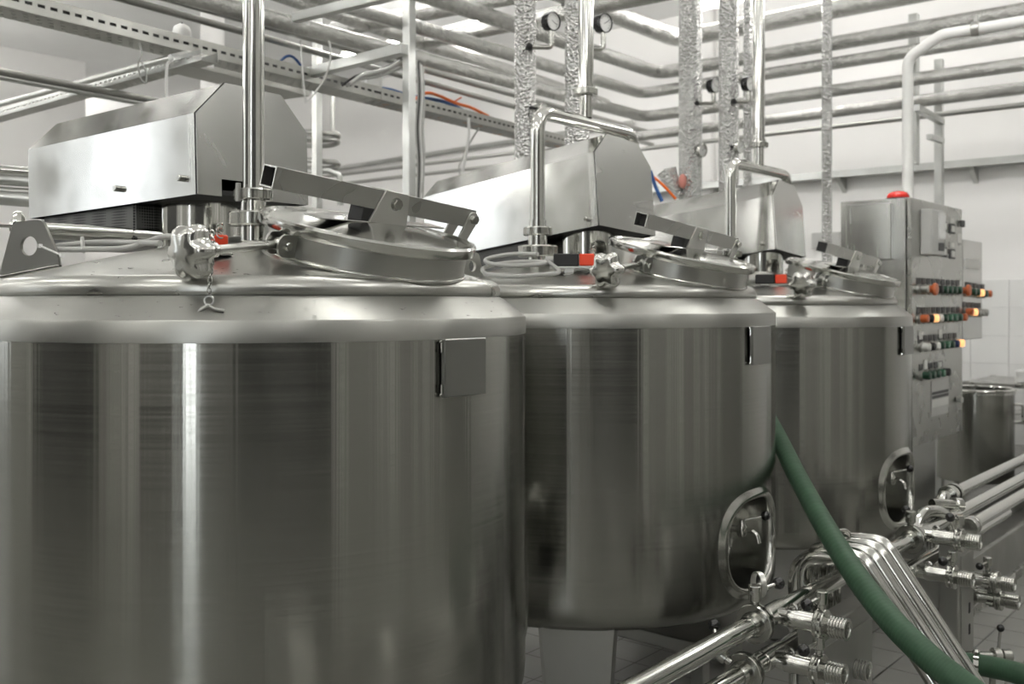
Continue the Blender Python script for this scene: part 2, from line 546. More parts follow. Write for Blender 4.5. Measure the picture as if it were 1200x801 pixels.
def make_tank(cx, cy, dz, niche_az, label, idx):
    T = thing('process_tank', label, 'tank', (cx, cy, 0), 'three stainless process tanks in a row')
    M0 = Matrix.Translation((cx, cy, dz))
    zb = 0.505
    # shell: quads, opening for the sampling niche left out and covered by its lip
    NW, NH = 0.34, 0.30
    seg = 320; zs = [zb + k * (1.369 - zb) / 80 for k in range(81)]
    vs, fs = [], []
    for z in zs:
        for k in range(seg):
            a = 2 * math.pi * k / seg; vs.append((RAD * math.cos(a), RAD * math.sin(a), z))
    for i in range(80):
        for k in range(seg):
            a = 2 * math.pi * (k + 0.5) / seg; z = (zs[i] + zs[i + 1]) / 2
            da = (a - niche_az + math.pi) % (2 * math.pi) - math.pi
            if (abs(da * RAD) / (NW / 2)) ** 2.6 + (abs(z - NZ) / (NH / 2)) ** 2.6 < 1.0: continue
            k2 = (k + 1) % seg
            fs.append((i * seg + k, i * seg + k2, (i + 1) * seg + k2, (i + 1) * seg + k))
    m = MB(); m.add(vs, fs, M0); m.build('shell', 'tank', T)
    m = MB(); m.lathe([(RAD, 1.369), (RAD + 0.0015, 1.3695), (RAD + 0.0015, 1.4105), (RAD - 0.001, 1.4145)], M0, 192); m.build('upper_band', 'band', T, 60)
    m = MB()
    pr = [(RAD - 0.001, 1.4145), (0.645, 1.457), (0.632, 1.4640)]
    m.lathe(pr, M0, 192); m.build('shoulder_cone', 'band', T, 20)
    m = MB()
    pr = [(0.630, 1.4640), (0.6335, 1.470)]
    for k in range(9):
        a = R(-5 + 95 * k / 8); pr.append((0.602 + 0.032 * math.cos(a), 1.476 + 0.032 * math.sin(a)))
    for k in range(1, 11):
        r = 0.602 - k * 0.055; pr.append((r, 1.508 + (0.602 - r) * 0.25 - 0.02 * (k / 10) ** 3))
    pr.append((0.0, pr[-1][1] + 0.005))
    m.lathe(pr, M0, 160); m.build('crown', 'crown', T, 40)
    # lower knuckle and bottom cone
    m = MB()
    pr = [(RAD, zb), (RAD - 0.002, zb - 0.03), (RAD - 0.010, zb - 0.058), (RAD - 0.030, zb - 0.078), (RAD - 0.07, zb - 0.09), (0.3, zb - 0.13), (0, zb - 0.15)]
    m.lathe(pr, M0, 160); m.build('bottom_cone', 'tank', T, 40)
    # legs: tapered folded channels
    for k in range(3):
        a = R(-146 + 120 * k)
        fr = frame((cx + math.cos(a) * (RAD - 0.06), cy + math.sin(a) * (RAD - 0.06), 0), (0, 0, 1), (-math.sin(a), math.cos(a), 0))
        m = MB(); zt = zb - 0.058 + dz
        prof = []
        for z, wd, dp in ((0.02, 0.19, 0.07), (zt - 0.02, 0.25, 0.11), (zt + 0.02, 0.25, 0.11)):
            prof.append([(-wd / 2, dp * 0.9, z), (-wd / 2, -0.012, z), (-wd / 2 + 0.012, -0.024, z), (wd / 2 - 0.012, -0.024, z), (wd / 2, -0.012, z), (wd / 2, dp * 0.9, z)])
        vv = [p for row in prof for p in row]; ff = []
        for i in range(2):
            for j in range(6):
                j2 = (j + 1) % 6; ff.append((i * 6 + j, i * 6 + j2, i * 6 + 6 + j2, i * 6 + 6 + j))
        ff += [tuple(range(6)), tuple(range(12, 18))]
        # local y points inwards after flip
        fl = Matrix.Diagonal((1, 1, 1, 1))
        m.add(vv, ff, fr @ fl); lg = m.build('leg', 'panel', T, 25)
        p = Vector((cx + math.cos(a) * (RAD - 0.07), cy + math.sin(a) * (RAD - 0.07), 0))
        m = MB(); m.lathe([(0, 0), (0.05, 0), (0.05, 0.012), (0.02, 0.02), (0.02, 0.03), (0, 0.03)], Matrix.Translation(p), 20); m.build('foot', 'satin', lg)
    # sampling niche: lip, walls and flat back
    n = Vector((math.cos(niche_az), math.sin(niche_az), 0)); tg = Vector((-n.y, n.x, 0))
    out = stadium(NW, NH)
    rings = [(1.20, 0.0008, 1), (1.16, 0.003, 1), (1.11, 0.010, 1), (1.05, 0.0135, 1), (1.0, 0.011, 1), (0.965, 0.0, .9), (0.94, -0.018, .6), (0.93, -0.05, .3), (0.92, -0.12, 0), (0.89, -0.155, 0), (0.83, -0.172, 0), (0.75, -0.178, 0), (0.4, -0.178, 0)]
    vs, fs = [], []
    for s_, o_, cv in rings:
        for (x, z) in out:
            x2, z2 = x * s_, z * s_
            th = x2 / RAD
            p = Vector((cx, cy, 0)) + n * (RAD * math.cos(th) * cv + RAD * (1 - cv) + o_) + tg * (RAD * math.sin(th))
            vs.append(p + Vector((0, 0, NZ + dz + z2)))
    k_ = len(out)
    for i in range(len(rings) - 1):
        for k in range(k_):
            fs.append((i * k_ + k, i * k_ + (k + 1) % k_, (i + 1) * k_ + (k + 1) % k_, (i + 1) * k_ + k))
    fs.append(tuple(range((len(rings) - 1) * k_, len(rings) * k_)))
    m = MB(); m.add(vs, fs); nb = m.build('sampling_niche', 'niche', T, 50)
    # sample valve in the niche
    o0 = Vector((cx, cy, NZ + dz + 0.035)) + n * (RAD - 0.178)
    def q(a, b, c): return o0 + n * a + tg * b + UP * c
    vt = MB(); vt.cyl(q(0, 0, 0), q(0.085, 0, 0), 0.014, 16)
    sv = vt.build('sample_valve', 'polish', T)
    m = MB(); m.lathe([(0, 0), (0.030, 0), (0.035, 0.004), (0.035, 0.024), (0.030, 0.028), (0, 0.028)], frame(q(0.075, 0, 0), n), 12); m.build('union_nut', 'cast', sv)
    m = MB(); m.lathe([(0, -0.022), (0.013, -0.022), (0.017, -0.012), (0.017, 0.010), (0.012, 0.018), (0.009, 0.034), (0.0, 0.036)], Matrix.Translation(q(0.13, 0, 0)), 16)
    m.cyl(q(0.10, 0, 0), q(0.13, 0, 0), 0.012, 12); m.build('valve_body', 'cast', sv)
    m = MB(); m.tube(spline([q(0.135, 0, -0.004), q(0.160, 0.004, 0.0), q(0.180, 0.006, -0.012), q(0.188, 0.006, -0.038)]), 0.0085, 12); m.build('spout', 'polish', sv)
    m = MB(); m.cyl(q(0.13, 0, 0.03), q(0.190, 0.040, 0.046), 0.0042, 10); lv = m.build('lever', 'polish', sv)
    m = MB(); m.sphere(q(0.195, 0.044, 0.048), 0.0165, 18); m.build('ball_grip', 'black', lv)
    # junction plate box on the front of the shell
    a = R(-88); bn = Vector((math.cos(a), math.sin(a), 0)); bt = Vector((-bn.y, bn.x, 0))
    bc = Vector((cx, cy, 1.306 + dz)) + bn * (RAD + 0.0055)
    m = MB(); m.box((0.140, 0.128, 0.013), frame(bc + bn * 0.002, bn, bt), 0.002); nb = m.build('name_plate', 'plate', T, 25)
    for s_ in (-1, 1):
        m = MB(); m.sphere(bc + bt * -0.073 + UP * 0.058 * s_ - bn * 0.002, 0.0045, 10); m.cyl(bc + bt * -0.073 + UP * 0.058 * s_, bc + bt * -0.073 + UP * 0.035 * s_, 0.0022, 8); m.build('hinge_pin', 'polish', nb)
    # ---- manhole with sloping neck and lid
    al = math.atan(0.25); ax = Vector((0, -math.sin(al), math.cos(al)))           # lid axis leans outwards
    lc = Vector((cx + 0.004, cy - 0.415, 1.617 + dz))                                      # centre of the lid rim
    LM = frame(lc, ax, (1, 0, 0))
    RL, RN = 0.260, 0.242
    m = MB(); m.lathe([(RN, -0.11), (RN, -0.012), (RN - 0.012, -0.012), (RN - 0.012, -0.11)], LM, 96); nk = m.build('manhole_neck', 'crown', T)
    m = MB(); m.torus(LM @ Matrix.Translation((0, 0, -0.0655)), RN + 0.002, 0.0045, 72, 8); m.build('weld_bead', 'cast', nk)
    m = MB()
    m.lathe([(RL - 0.02, -0.012), (RL - 0.003, -0.012), (RL, -0.008), (RL + 0.001, 0.010), (RL - 0.004, 0.015), (RL - 0.014, 0.016), (RL - 0.022, 0.011), (RL - 0.05, 0.014), (0.12, 0.028), (0.0, 0.034)], LM, 96)
    ld = m.build('manhole_lid', 'lid', T, 35)
    # lever bar over the lid
    XL, YL = LM.to_3x3() @ Vector((1, 0, 0)), LM.to_3x3() @ Vector((0, 1, 0))
    def Q(a, b, c): return lc + XL * a + YL * b + ax * c
    e0, e1 = Q(-0.318, -0.010, 0.108), Q(0.318, -0.018, 0.060)
    bd = (e1 - e0).normalized(); bs = ax.cross(bd).normalized(); bu = bd.cross(bs).normalized()
    Lb = (e1 - e0).length; mid = e0 + bd * (Lb * 0.535)
    def L(a, b, c): return mid + bd * a + bs * b + bu * c
    m = MB(); m.box((0.40, 0.06, 0.004), frame(Q(0.01, -0.014, 0.031), ax, XL), 0.001); m.build('stiffener', 'lid', ld, 25)
    hw = 0.0235; th = 0.003
    a0, a1 = -Lb * 0.535, Lb * 0.465
    ob = [(-hw, -hw), (hw, -hw), (hw, hw), (-hw, hw)]; ib = [(p * (hw - th) / hw, q_ * (hw - th) / hw) for p, q_ in ob]
    vs = [L(a, y, z) for a in (a0, a1) for y, z in ob] + [L(a0, y, z) for y, z in ib] + [L(a0 + 0.05, y, z) for y, z in ib]
    fs = [(i, (i + 1) % 4, 4 + (i + 1) % 4, 4 + i) for i in range(4)] + [(4, 5, 6, 7)] + [(i, (i + 1) % 4, 8 + (i + 1) % 4, 8 + i) for i in range(4)]
    fs += [(8 + i, 8 + (i + 1) % 4, 12 + (i + 1) % 4, 12 + i) for i in range(4)] + [(12, 13, 14, 15)]
    m = MB(); m.add(vs, fs); bar = m.build('lever_bar', 'satin', T, 30)
    m = MB(); m.box((2 * (hw - th) - 0.001, 2 * (hw - th) - 0.001, 0.012), frame(L(a0 + (0.03 if idx < 2 else 0.004), 0, 0), bd, bs)); m.build('end_plug', 'rubber', bar, flat=True)
    # saddle: two trapezium cheeks with bolts
    for s_ in (-1, 1):
        fr = frame(L(0.0, s_ * (hw + 0.004) - 0.003, 0), bs, bd)
        yv = (fr.to_3x3() @ Vector((0, 1, 0))).dot(bu)
        hgt = 0.054
        m = MB(); m.prism([(-0.062, -yv * hgt), (0.060, -yv * hgt), (0.046, yv * 0.026), (-0.030, yv * 0.026)], fr, 0.006, 0.001)
        m.build('saddle_cheek', 'fork', ld, 25)
        m = MB(); m.hexa(L(0.008, s_ * (hw + 0.007), -0.002), L(0.008, s_ * (hw + 0.019), -0.002), 0.013)
        m.cyl(L(0.008, s_ * (hw + 0.006), -0.002), L(0.008, s_ * (hw + 0.009), -0.002), 0.016, 18); m.build('bolt', 'cast', ld, 25)
    m = MB(); m.box((0.06, 2 * hw + 0.004, 0.040), frame(L(-0.052, 0, -0.044), bu, bd), 0.002); m.build('rubber_block', 'rubber', ld, 25)
    # hinge fork at the far end
    for s_ in (-1, 1):
        fr = frame(L(a1 - 0.012, s_ * (hw + 0.004) - 0.003, 0), bs, bd)
        yv = (fr.to_3x3() @ Vector((0, 1, 0))).dot(bu)
        poly = [(-0.040, -yv * 0.062), (-0.008, -yv * 0.062)] + [(0.019 * math.cos(a), yv * 0.019 * math.sin(a)) for a in [R(-20 + 25 * k) for k in range(9)]]
        m = MB(); m.prism(poly, fr, 0.006, 0.0008); m.build('hinge_fork', 'fork', ld, 25)
        m = MB(); m.hexa(L(a1 - 0.012, s_ * (hw + 0.006), 0), L(a1 - 0.012, s_ * (hw + 0.018), 0), 0.012); m.build('bolt', 'cast', ld, 25)
    # swing bolt bracket, rod and star knob
    ba = R(-176)
    bdir = (LM.to_3x3() @ Vector((math.cos(ba), math.sin(ba), 0))).normalized(); bsd = ax.cross(bdir).normalized()
    bp = lc + bdir * RN + ax * -0.036
    for s_ in (-1, 1):
        m = MB(); fr = frame(bp + bsd * (s_ * 0.020 - 0.003), bsd, bdir); yv = (fr.to_3x3() @ Vector((0, 1, 0))).dot(ax)
        poly = [(-0.012, -yv * 0.026), (0.030, -yv * 0.026)] + [(0.030 + 0.020 * math.cos(a), yv * (0.000 + 0.026 * math.sin(a))) for a in [R(-80 + 22 * k) for k in range(8)]] + [(-0.012, yv * 0.026)]
        m.prism(poly, fr, 0.006, 0.0008); m.build('clamp_bracket', 'satin', nk, 25)
        m = MB(); m.cyl(bp + bdir * 0.027 + bsd * s_ * 0.023, bp + bdir * 0.027 + bsd * s_ * 0.034, 0.010, 14, 0.002); m.build('pin_head', 'polish', nk)
    r0 = bp + bdir * 0.027
    rd = (bdir * 1.0 + Vector((0, 0, -0.10))).normalized()
    m = MB(); m.cyl(r0, r0 + rd * 0.23, 0.0095, 16); m.sphere(r0, 0.016, 14); kb = m.build('swing_bolt', 'satin', T)
    # star knob: seven-lobed grip
    kz = r0 + rd * 0.186
    KM = frame(kz, rd)
    lob = 6; n_ = 60; vs, fs = [], []
    prof = [(0.017, 0.0, 0), (0.022, 0.002, .05), (0.030, 0.008, .4), (0.048, 0.016, .9), (0.058, 0.026, 1.0), (0.0605, 0.038, 1.0), (0.059, 0.052, 1), (0.053, 0.062, .9), (0.044, 0.067, .6), (0.036, 0.069, .3), (0.012, 0.071, 0)]
    for r_, z_, wv in prof:
        for k in range(n_):
            a = 2 * math.pi * k / n_
            g = 1 - 0.27 * wv * (0.5 - 0.5 * math.cos(lob * a)) ** 1.25
            vs.append((r_ * g * math.cos(a), r_ * g * math.sin(a), z_))
    for i in range(len(prof) - 1):
        for k in range(n_): fs.append((i * n_ + k, i * n_ + (k + 1) % n_, (i + 1) * n_ + (k + 1) % n_, (i + 1) * n_ + k))
    fs += [tuple(range(n_)), tuple(range((len(prof) - 1) * n_, len(prof) * n_))]
    m = MB(); m.add(vs, fs, KM); m.build('star_knob', 'knob', T, 50)
    m = MB(); m.cyl(kz - rd * 0.018, kz + rd * 0.004, 0.016, 18, 0.002); m.build('knob_collar', 'polish', kb)
    return T


tank1 = make_tank(*TANKS[0], R(-30), 'largest nearest stainless tank on the left, with a hanging chain', 0)
tank2 = make_tank(*TANKS[1], R(-90), 'middle stainless tank, green hose emerging at its right edge', 1)
tank3 = make_tank(*TANKS[2], R(-92), 'farthest stainless tank, right beside the control cabinet', 2)


# ================================================================== AGITATOR DRIVES
def rotm(yaw, pit, roll):
    return Matrix.Rotation(yaw, 4, 'Z') @ Matrix.Rotation(roll, 4, 'X') @ Matrix.Rotation(pit, 4, 'Y')


def drive(org, ang, dims, neck, nr, ntop, label, bolts, notch):
    T = thing('agitator_drive', label, 'machine cover', (neck[0], neck[1], neck[2]), 'agitator drives on the tanks')
    w_, l_, h_, cx, cz = dims
    M = Matrix.Translation(org) @ rotm(*[R(a) for a in ang])
    poly = [(0, 0), (0, h_), (cx, h_ + cz), (w_ - cx, h_ + cz), (w_, h_), (w_, 0)]
    # five folded sheets (each its own piece) and two end plates
    th = 0.003
    vs = [(x, y, z) for y in (0.004, l_ - 0.004) for x, z in poly]
    m = MB(); m.add(vs, [(i, i + 1, 7 + i, 6 + i) for i in range(5)], M); cv = m.build('cover', 'sheetm', T, 12)
    e = 0.0
    if notch:
        n0, n1, nh = notch
        ep = [(0, 0), (n0, 0), (n0, nh), (n1, nh), (n1, 0), (w_, 0), (w_, h_), (w_ - cx, h_ + cz), (cx, h_ + cz), (0, h_)]
    else: ep = poly[::-1]
    fr = M @ Matrix(((1, 0, 0, 0), (0, 0, 1, -0.002), (0, 1, 0, 0), (0, 0, 0, 1)))
    m = MB(); m.prism(ep, fr, 0.004, 0); m.build('end_plate', 'sheet', T, 25)
    fr = M @ Matrix(((1, 0, 0, 0), (0, 0, 1, l_ - 0.004), (0, 1, 0, 0), (0, 0, 0, 1)))
    m = MB(); m.prism(poly[::-1], fr, 0.004, 0); m.build('end_plate', 'sheet', T, 25)
    # gasket line between end plate and cover
    m = MB()
    g = [(x, 0.0035, z) for x, z in poly]
    m.tube([M @ Vector(p) for p in g], 0.0022, 6, True); m.build('gasket', 'rubber', T)
    m = MB(); m.box((0.028, 0.0015, h_), M @ Matrix.Translation((-0.0012, 0.018, h_ / 2)) @ Matrix.Rotation(R(90), 4, 'Z')); m.build('edge_strip', 'sheet', T, flat=True)
    # dark sheet put in as the shaded open underside, motor with perforated guard
    m = MB(); m.box((w_ - 0.02, l_ - 0.02, 0.012), M @ Matrix.Translation((w_ / 2, l_ / 2, 0.012))); m.build('base_plate', 'dark', T, flat=True)
    m = MB(); m.box((w_ - 0.10, l_ - 0.34, 0.10), M @ Matrix.Translation((w_ / 2 - 0.03, l_ / 2 + 0.13, -0.045)), 0.006); m.build('motor_guard', 'guard', T, 25)
    nz = neck[2]
    m = MB(); m.lathe([(nr, -0.04), (nr, ntop - nz), (nr - 0.008, ntop - nz)], Matrix.Translation(neck), 56); m.lathe([(nr + 0.006, -0.004), (nr + 0.006, 0.010), (nr, 0.012)], Matrix.Translation(neck), 56)
    m.build('neck', 'polish', T)
    for y, z in bolts:
        m = MB(); m.cyl(M @ Vector((0.001, y, z)), M @ Vector((-0.018, y, z)), 0.0085, 14, 0.002); m.build('bolt', 'cast', T)
    return T


def guard_mat():
    m, t, b = nt('perforated_guard')
    v = mapped(t, (1, 1, 1))
    vo = node(t, 'ShaderNodeTexVoronoi'); vo.inputs['Scale'].default_value = 130; vo.inputs['Randomness'].default_value = 0.0
    t.links.new(v, vo.inputs['Vector'])
    r = node(t, 'ShaderNodeValToRGB'); r.color_ramp.interpolation = 'CONSTANT'
    r.color_ramp.elements[0].color = (0.01, 0.01, 0.01, 1); r.color_ramp.elements[1].position = 0.4; r.color_ramp.elements[1].color = (0.12, 0.12, 0.115, 1)
    t.links.new(vo.outputs['Distance'], r.inputs[0]); t.links.new(r.outputs[0], b.inputs['Base Color'])
    b.inputs['Metallic'].default_value = 0.6; b.inputs['Roughness'].default_value = 0.4
    return m


MT['guard'] = guard_mat()
drive((1.432, 2.240, 1.725), (4.5, -0.2, -1.7), (0.376, 0.798, 0.207, 0.093, 0.092), (1.60, 2.49, 1.585), 0.122, 1.74,
      'mottled steel drive cover with cut-away corner on the nearest tank', [(0.055, 0.045), (0.335, 0.045)], (0.075, 0.20, 0.045))
drive((2.981, 2.081, 1.730), (-0.5, 3.2, -6.8), (0.373, 0.898, 0.273, 0.086, 0.083), (3.150, 2.262, 1.590), 0.112, 1.722,
      'tall steel drive cover on the middle tank, behind the inverted U pipe', [(0.05, 0.03)], None)
drive((4.445, 2.080, 1.704), (0.7, 4.8, -6.6), (0.340, 0.80, 0.261, 0.082, 0.091), (4.600, 2.235, 1.565), 0.108, 1.695,
      'smallest-looking steel drive cover on the farthest tank', [(0.07, 0.035)], None)


# ================================================================== PIPES ON THE TANK TOPS
def flange_stub(T, p, r, z0, z1):
    """welded stub, slotted union nut and ferrule under a riser; returns nothing"""
    m = MB(); m.cyl((p[0], p[1], z0), (p[0], p[1], z1), r * 1.25, 28); m.build('welded_stub', 'polish', T)


def union_nut(T, p, z, r, h, name='union_nut'):
    m = MB(); n = 48; vs, fs = [], []
    for zz, k0 in ((0, 0.94), (h * 0.12, 1), (h * 0.88, 1), (h, 0.94)):
        for k in range(n):
            a = 2 * math.pi * k / n; g = r * k0 * (0.90 if (k % 12) < 3 else 1.0)
            vs.append((p[0] + g * math.cos(a), p[1] + g * math.sin(a), z + zz))
    for i in range(3):
        for k in range(n): fs.append((i * n + k, i * n + (k + 1) % n, (i + 1) * n + (k + 1) % n, (i + 1) * n + k))
    fs += [tuple(range(n)), tuple(range(3 * n, 4 * n))]
    m.add(vs, fs); m.build(name, 'cast', T, 25)


def ferrule(T, p, z, r, h):
    m = MB(); m.lathe([(0, 0), (r, 0), (r, h), (0, h)], Matrix.Translation((p[0], p[1], z)), 32); m.build('ferrule', 'polish', T)


# riser on the nearest tank
p = (1.505, 2.105)
T = thing('riser_pipe', 'vertical polished riser rising from the nearest tank, in front of its drive cover', 'pipe', (p[0], p[1], 1.60))
m = MB(); m.cyl((p[0], p[1], 1.725), (p[0], p[1], ZC), 0.0265, 28); m.build('pipe', 'polish', T)
m = MB(); m.cyl((p[0], p[1], 1.575), (p[0], p[1], 1.70), 0.032, 28); m.build('welded_stub', 'polish', T)
union_nut(T, p, 1.640, 0.062, 0.036); ferrule(T, p, 1.690, 0.030, 0.022); union_nut(T, p, 1.705, 0.048, 0.028, 'collar_nut')
m = MB(); m.hexa((p[0] - 0.045, p[1], 1.70), (p[0] - 0.045, p[1], 1.745), 0.007); m.build('bolt', 'dull', T)


def u_pipe(du, dz, label, lab2):
    x0, y0, x1 = 2.814 + du, 2.234, 3.44 + du
    zt = 2.135 + dz
    T = thing('crossover_pipe', label, 'pipe', (x0, y0, 1.58 + dz))
    m = MB(); m.tube(bend([(x0, y0, 1.735 + dz), (x0, y0, zt), (x1, y0, zt), (x1, y0, 1.72 + dz)], 0.07, 10), 0.026, 24); m.build('pipe', 'polish', T)
    m = MB(); m.cyl((x0, y0, 1.555 + dz), (x0, y0, 1.70 + dz), 0.034, 28); m.build('welded_stub', 'polish', T)
    union_nut(T, (x0, y0), 1.612 + dz, 0.072, 0.042); ferrule(T, (x0, y0), 1.675 + dz, 0.034, 0.018); union_nut(T, (x0, y0), 1.690 + dz, 0.052, 0.030, 'collar_nut')
    m = MB(); m.cyl((x0, y0, 1.72 + dz), (x0, y0, 1.745 + dz), 0.030, 28); m.build('ferrule', 'polish', T)
    xm = 3.11 + du
    T2 = thing('riser_pipe', lab2, 'pipe', (xm, y0, zt))
    m = MB(); m.cyl((xm, y0, zt + 0.02), (xm, y0, zt + 0.135), 0.026, 24); m.build('tee_branch', 'polish', T2)
    union_nut(T2, (xm, y0), zt + 0.105, 0.046, 0.026); ferrule(T2, (xm, y0), zt + 0.128, 0.036, 0.016)
    m = MB(); m.cyl((xm, y0, zt + 0.14), (xm, y0, ZC), 0.0295, 28); m.build('pipe', 'polish', T2)


u_pipe(0, 0, 'inverted U pipe in front of the tall drive cover of the middle tank', 'polished riser with a union, above the inverted U pipe of the middle tank')
u_pipe(1.463, -0.026, 'inverted U pipe over the drive cover of the farthest tank', 'polished riser with a union, above the inverted U pipe of the farthest tank')


# ---- safety switches, cables, lugs
def safety_switch(T0, dz, label, off, dv):
    s0 = Vector((T0[0] - 0.315 + off, T0[1] - 0.262 - off, 1.581 + dz + (0.012 if off else 0)))
    d = Vector(dv).normalized()
    T = thing('safety_switch', label, 'switch', s0 - UP * 0.03, 'interlock switches beside the manhole lids')
    m = MB(); m.box((0.085, 0.042, 0.042), frame(s0 + d * 0.07, UP, d), 0.003); m.build('housing', 'rubber', T, 25)
    m = MB(); m.box((0.050, 0.038, 0.040), frame(s0, UP, d), 0.003); m.build('actuator_head', 'redcap', T, 25)
    m = MB(); m.box((0.16, 0.05, 0.006), frame(s0 + d * 0.045 - UP * 0.026, UP, d), 0.001); m.box((0.03, 0.03, 0.04), frame(s0 + d * 0.06 - UP * 0.045, UP, d)); m.build('bracket', 'satin', T, 25)
    m = MB(); m.cyl(s0 + d * 0.112, s0 + d * 0.14, 0.013, 12); m.build('cable_gland', 'cable', T)
    m = MB()
    for k in range(3): m.torus(frame(s0 - d * 0.022 + UP * (0.020 + 0.010 * k), (0.3 * (k % 2), 1, 0.6 * (k - 1)), (1, 0, 0)), 0.008, 0.0018, 12, 6)
    m.build('key_ring', 'polish', T)
    return s0 + d * 0.14


e = safety_switch(TANKS[1], 0, 'black interlock switch with orange-red head on the middle tank', -0.014, (-0.55, 0.83, 0))
m = MB()
def cr(px, py, d, lift=0.0): return dep(px, py, d) + UP * lift
def crown_pt(px, py, i, lift):
    # point where a sight line meets the conical crown of tank i, raised by lift
    cx, cy, dz = TANKS[i]; r = ray(px, py); t = 1.2
    while t < 7:
        p = EYE + r * t; rr = math.hypot(p.x - cx, p.y - cy)
        if rr < 0.60 and p.z < 1.508 + dz + (0.602 - rr) * 0.25: break
        t += 0.004
    return p + UP * lift


cp = [e] + [crown_pt(px, py, 1, 0.010 + 0.004 * k) for k, (px, py) in enumerate(((655, 322), (630, 327), (600, 330), (572, 329), (566, 323), (585, 319), (620, 318), (640, 321), (622, 325), (592, 327), (570, 324), (574, 320), (600, 317), (630, 319)))]
m.tube(spline(cp, 8), 0.0075, 10)
tag(m.build('coiled_cable', 'cable'), 'grey cable coiled on the crown of the middle tank', 'cable')
e = safety_switch(TANKS[0], 0, 'red-headed interlock switch behind the star knob of the nearest tank', 0.0, (0.25, 0.97, 0.06))
m = MB(); m.tube(spline([e, cr(195, 277, 2.45), cr(150, 290, 2.50), cr(100, 292, 2.56), cr(72, 292, 2.62), cr(60, 292, 2.66)], 8), 0.0075, 10)
tag(m.build('sensor_cable', 'cable'), 'upper grey cable running from the lug across the nearest tank', 'cable', 'grey cables on the nearest tank')
m = MB(); m.tube(spline([cr(188, 285, 2.42), cr(150, 284, 2.52), cr(110, 284, 2.58), cr(75, 287, 2.63), cr(60, 289, 2.66)], 8), 0.0072, 10)
tag(m.build('sensor_cable', 'cable'), 'lower grey cable tied to the other behind the big pierced lug', 'cable', 'grey cables on the nearest tank')
m = MB(); m.torus(frame(cr(97, 287, 2.57), (0.75, -0.6, 0.1)), 0.019, 0.003, 20, 6, (0.7, 1)); m.cyl(cr(97, 281, 2.56), cr(96, 277, 2.56), 0.004, 8)
tag(m.build('cable_tie', 'white'), 'white cable tie round the two grey cables', 'cable tie')
safety_switch(TANKS[2], -0.026, 'interlock switch with orange head, half hidden on the farthest tank', 0.0, (-0.3, 0.95, 0))


def lug(org, xdir, sc, label):
    T = thing('lifting_lug', label, 'lug', org, 'lifting lugs on the tank crowns')
    xd = Vector(xdir).normalized(); n = xd.cross(UP)
    fr = frame(org, n, xd); sgn = 1 if (fr.to_3x3() @ Vector((0, 1, 0))).z > 0 else -1
    outer = [(-0.085, 0.0), (0.085, 0.0), (0.085, 0.03), (0.058, 0.112), (0.048, 0.122), (-0.018, 0.128), (-0.032, 0.120), (-0.085, 0.012)]
    # plate with a real hole: outer ring bridged to the hole by resampling
    hc, hr, N = (0.008, 0.064), 0.024, 48
    def hit(a):
        d = Vector((math.cos(a), math.sin(a))); best = 9
        for i in range(len(outer)):
            p, q = Vector(outer[i]), Vector(outer[(i + 1) % len(outer)]); e = q - p
            den = d.x * e.y - d.y * e.x
            if abs(den) < 1e-9: continue
            w_ = p - Vector(hc); t = (w_.x * e.y - w_.y * e.x) / den; u = (w_.x * d.y - w_.y * d.x) / den
            if t > 0 and -1e-6 <= u <= 1 + 1e-6: best = min(best, t)
        return Vector(hc) + d * best
    vs, fs = [], []
    for zz in (-0.005, 0.005):
        for k in range(N):
            a = 2 * math.pi * k / N; o = hit(a); vs.append((o.x * sc, o.y * sc * sgn, zz))
        for k in range(N):
            a = 2 * math.pi * k / N; vs.append(((hc[0] + hr * math.cos(a)) * sc, (hc[1] + hr * math.sin(a)) * sc * sgn, zz))
    for k in range(N):
        k2 = (k + 1) % N
        fs += [(k, k2, N + k2, N + k), (2 * N + k, 3 * N + k, 3 * N + k2, 2 * N + k2), (k, 2 * N + k, 2 * N + k2, k2), (N + k, N + k2, 3 * N + k2, 3 * N + k)]
    m = MB(); m.add(vs, fs, fr); m.build('plate', 'fork', T, 30)
    m = MB(); m.box((0.17 * sc, 0.016, 0.008), fr @ Matrix.Translation((0, 0.002 * sgn, 0)) @ Matrix.Rotation(R(90), 4, 'X'), 0.002); m.build('weld_seam', 'cast', T)
    return fr


lug(dep(36, 319, 2.63), RT * 1.0 + FW * -0.25 + UP * 0.16, 1.08, 'large pierced steel lug at the left edge of the nearest tank')
lug(dep(551, 322, 3.50) - UP * 0.02, RT * 0.6 + FW * 0.8, 0.8, 'small pierced lug on the middle tank, peeking out right of the nearest lid')
m = MB(); a, b = dep(47, 288, 2.60), dep(73, 299, 2.56)
m.bar(a, b, 0.008, 0.003); m.box((0.012, 0.010, 0.010), Matrix.Translation(b), 0.001); m.box((0.010, 0.010, 0.010), Matrix.Translation(a), 0.001)
tag(m.build('cable_tie', 'white'), 'white cable tie threaded through the hole of the large lug', 'cable tie')

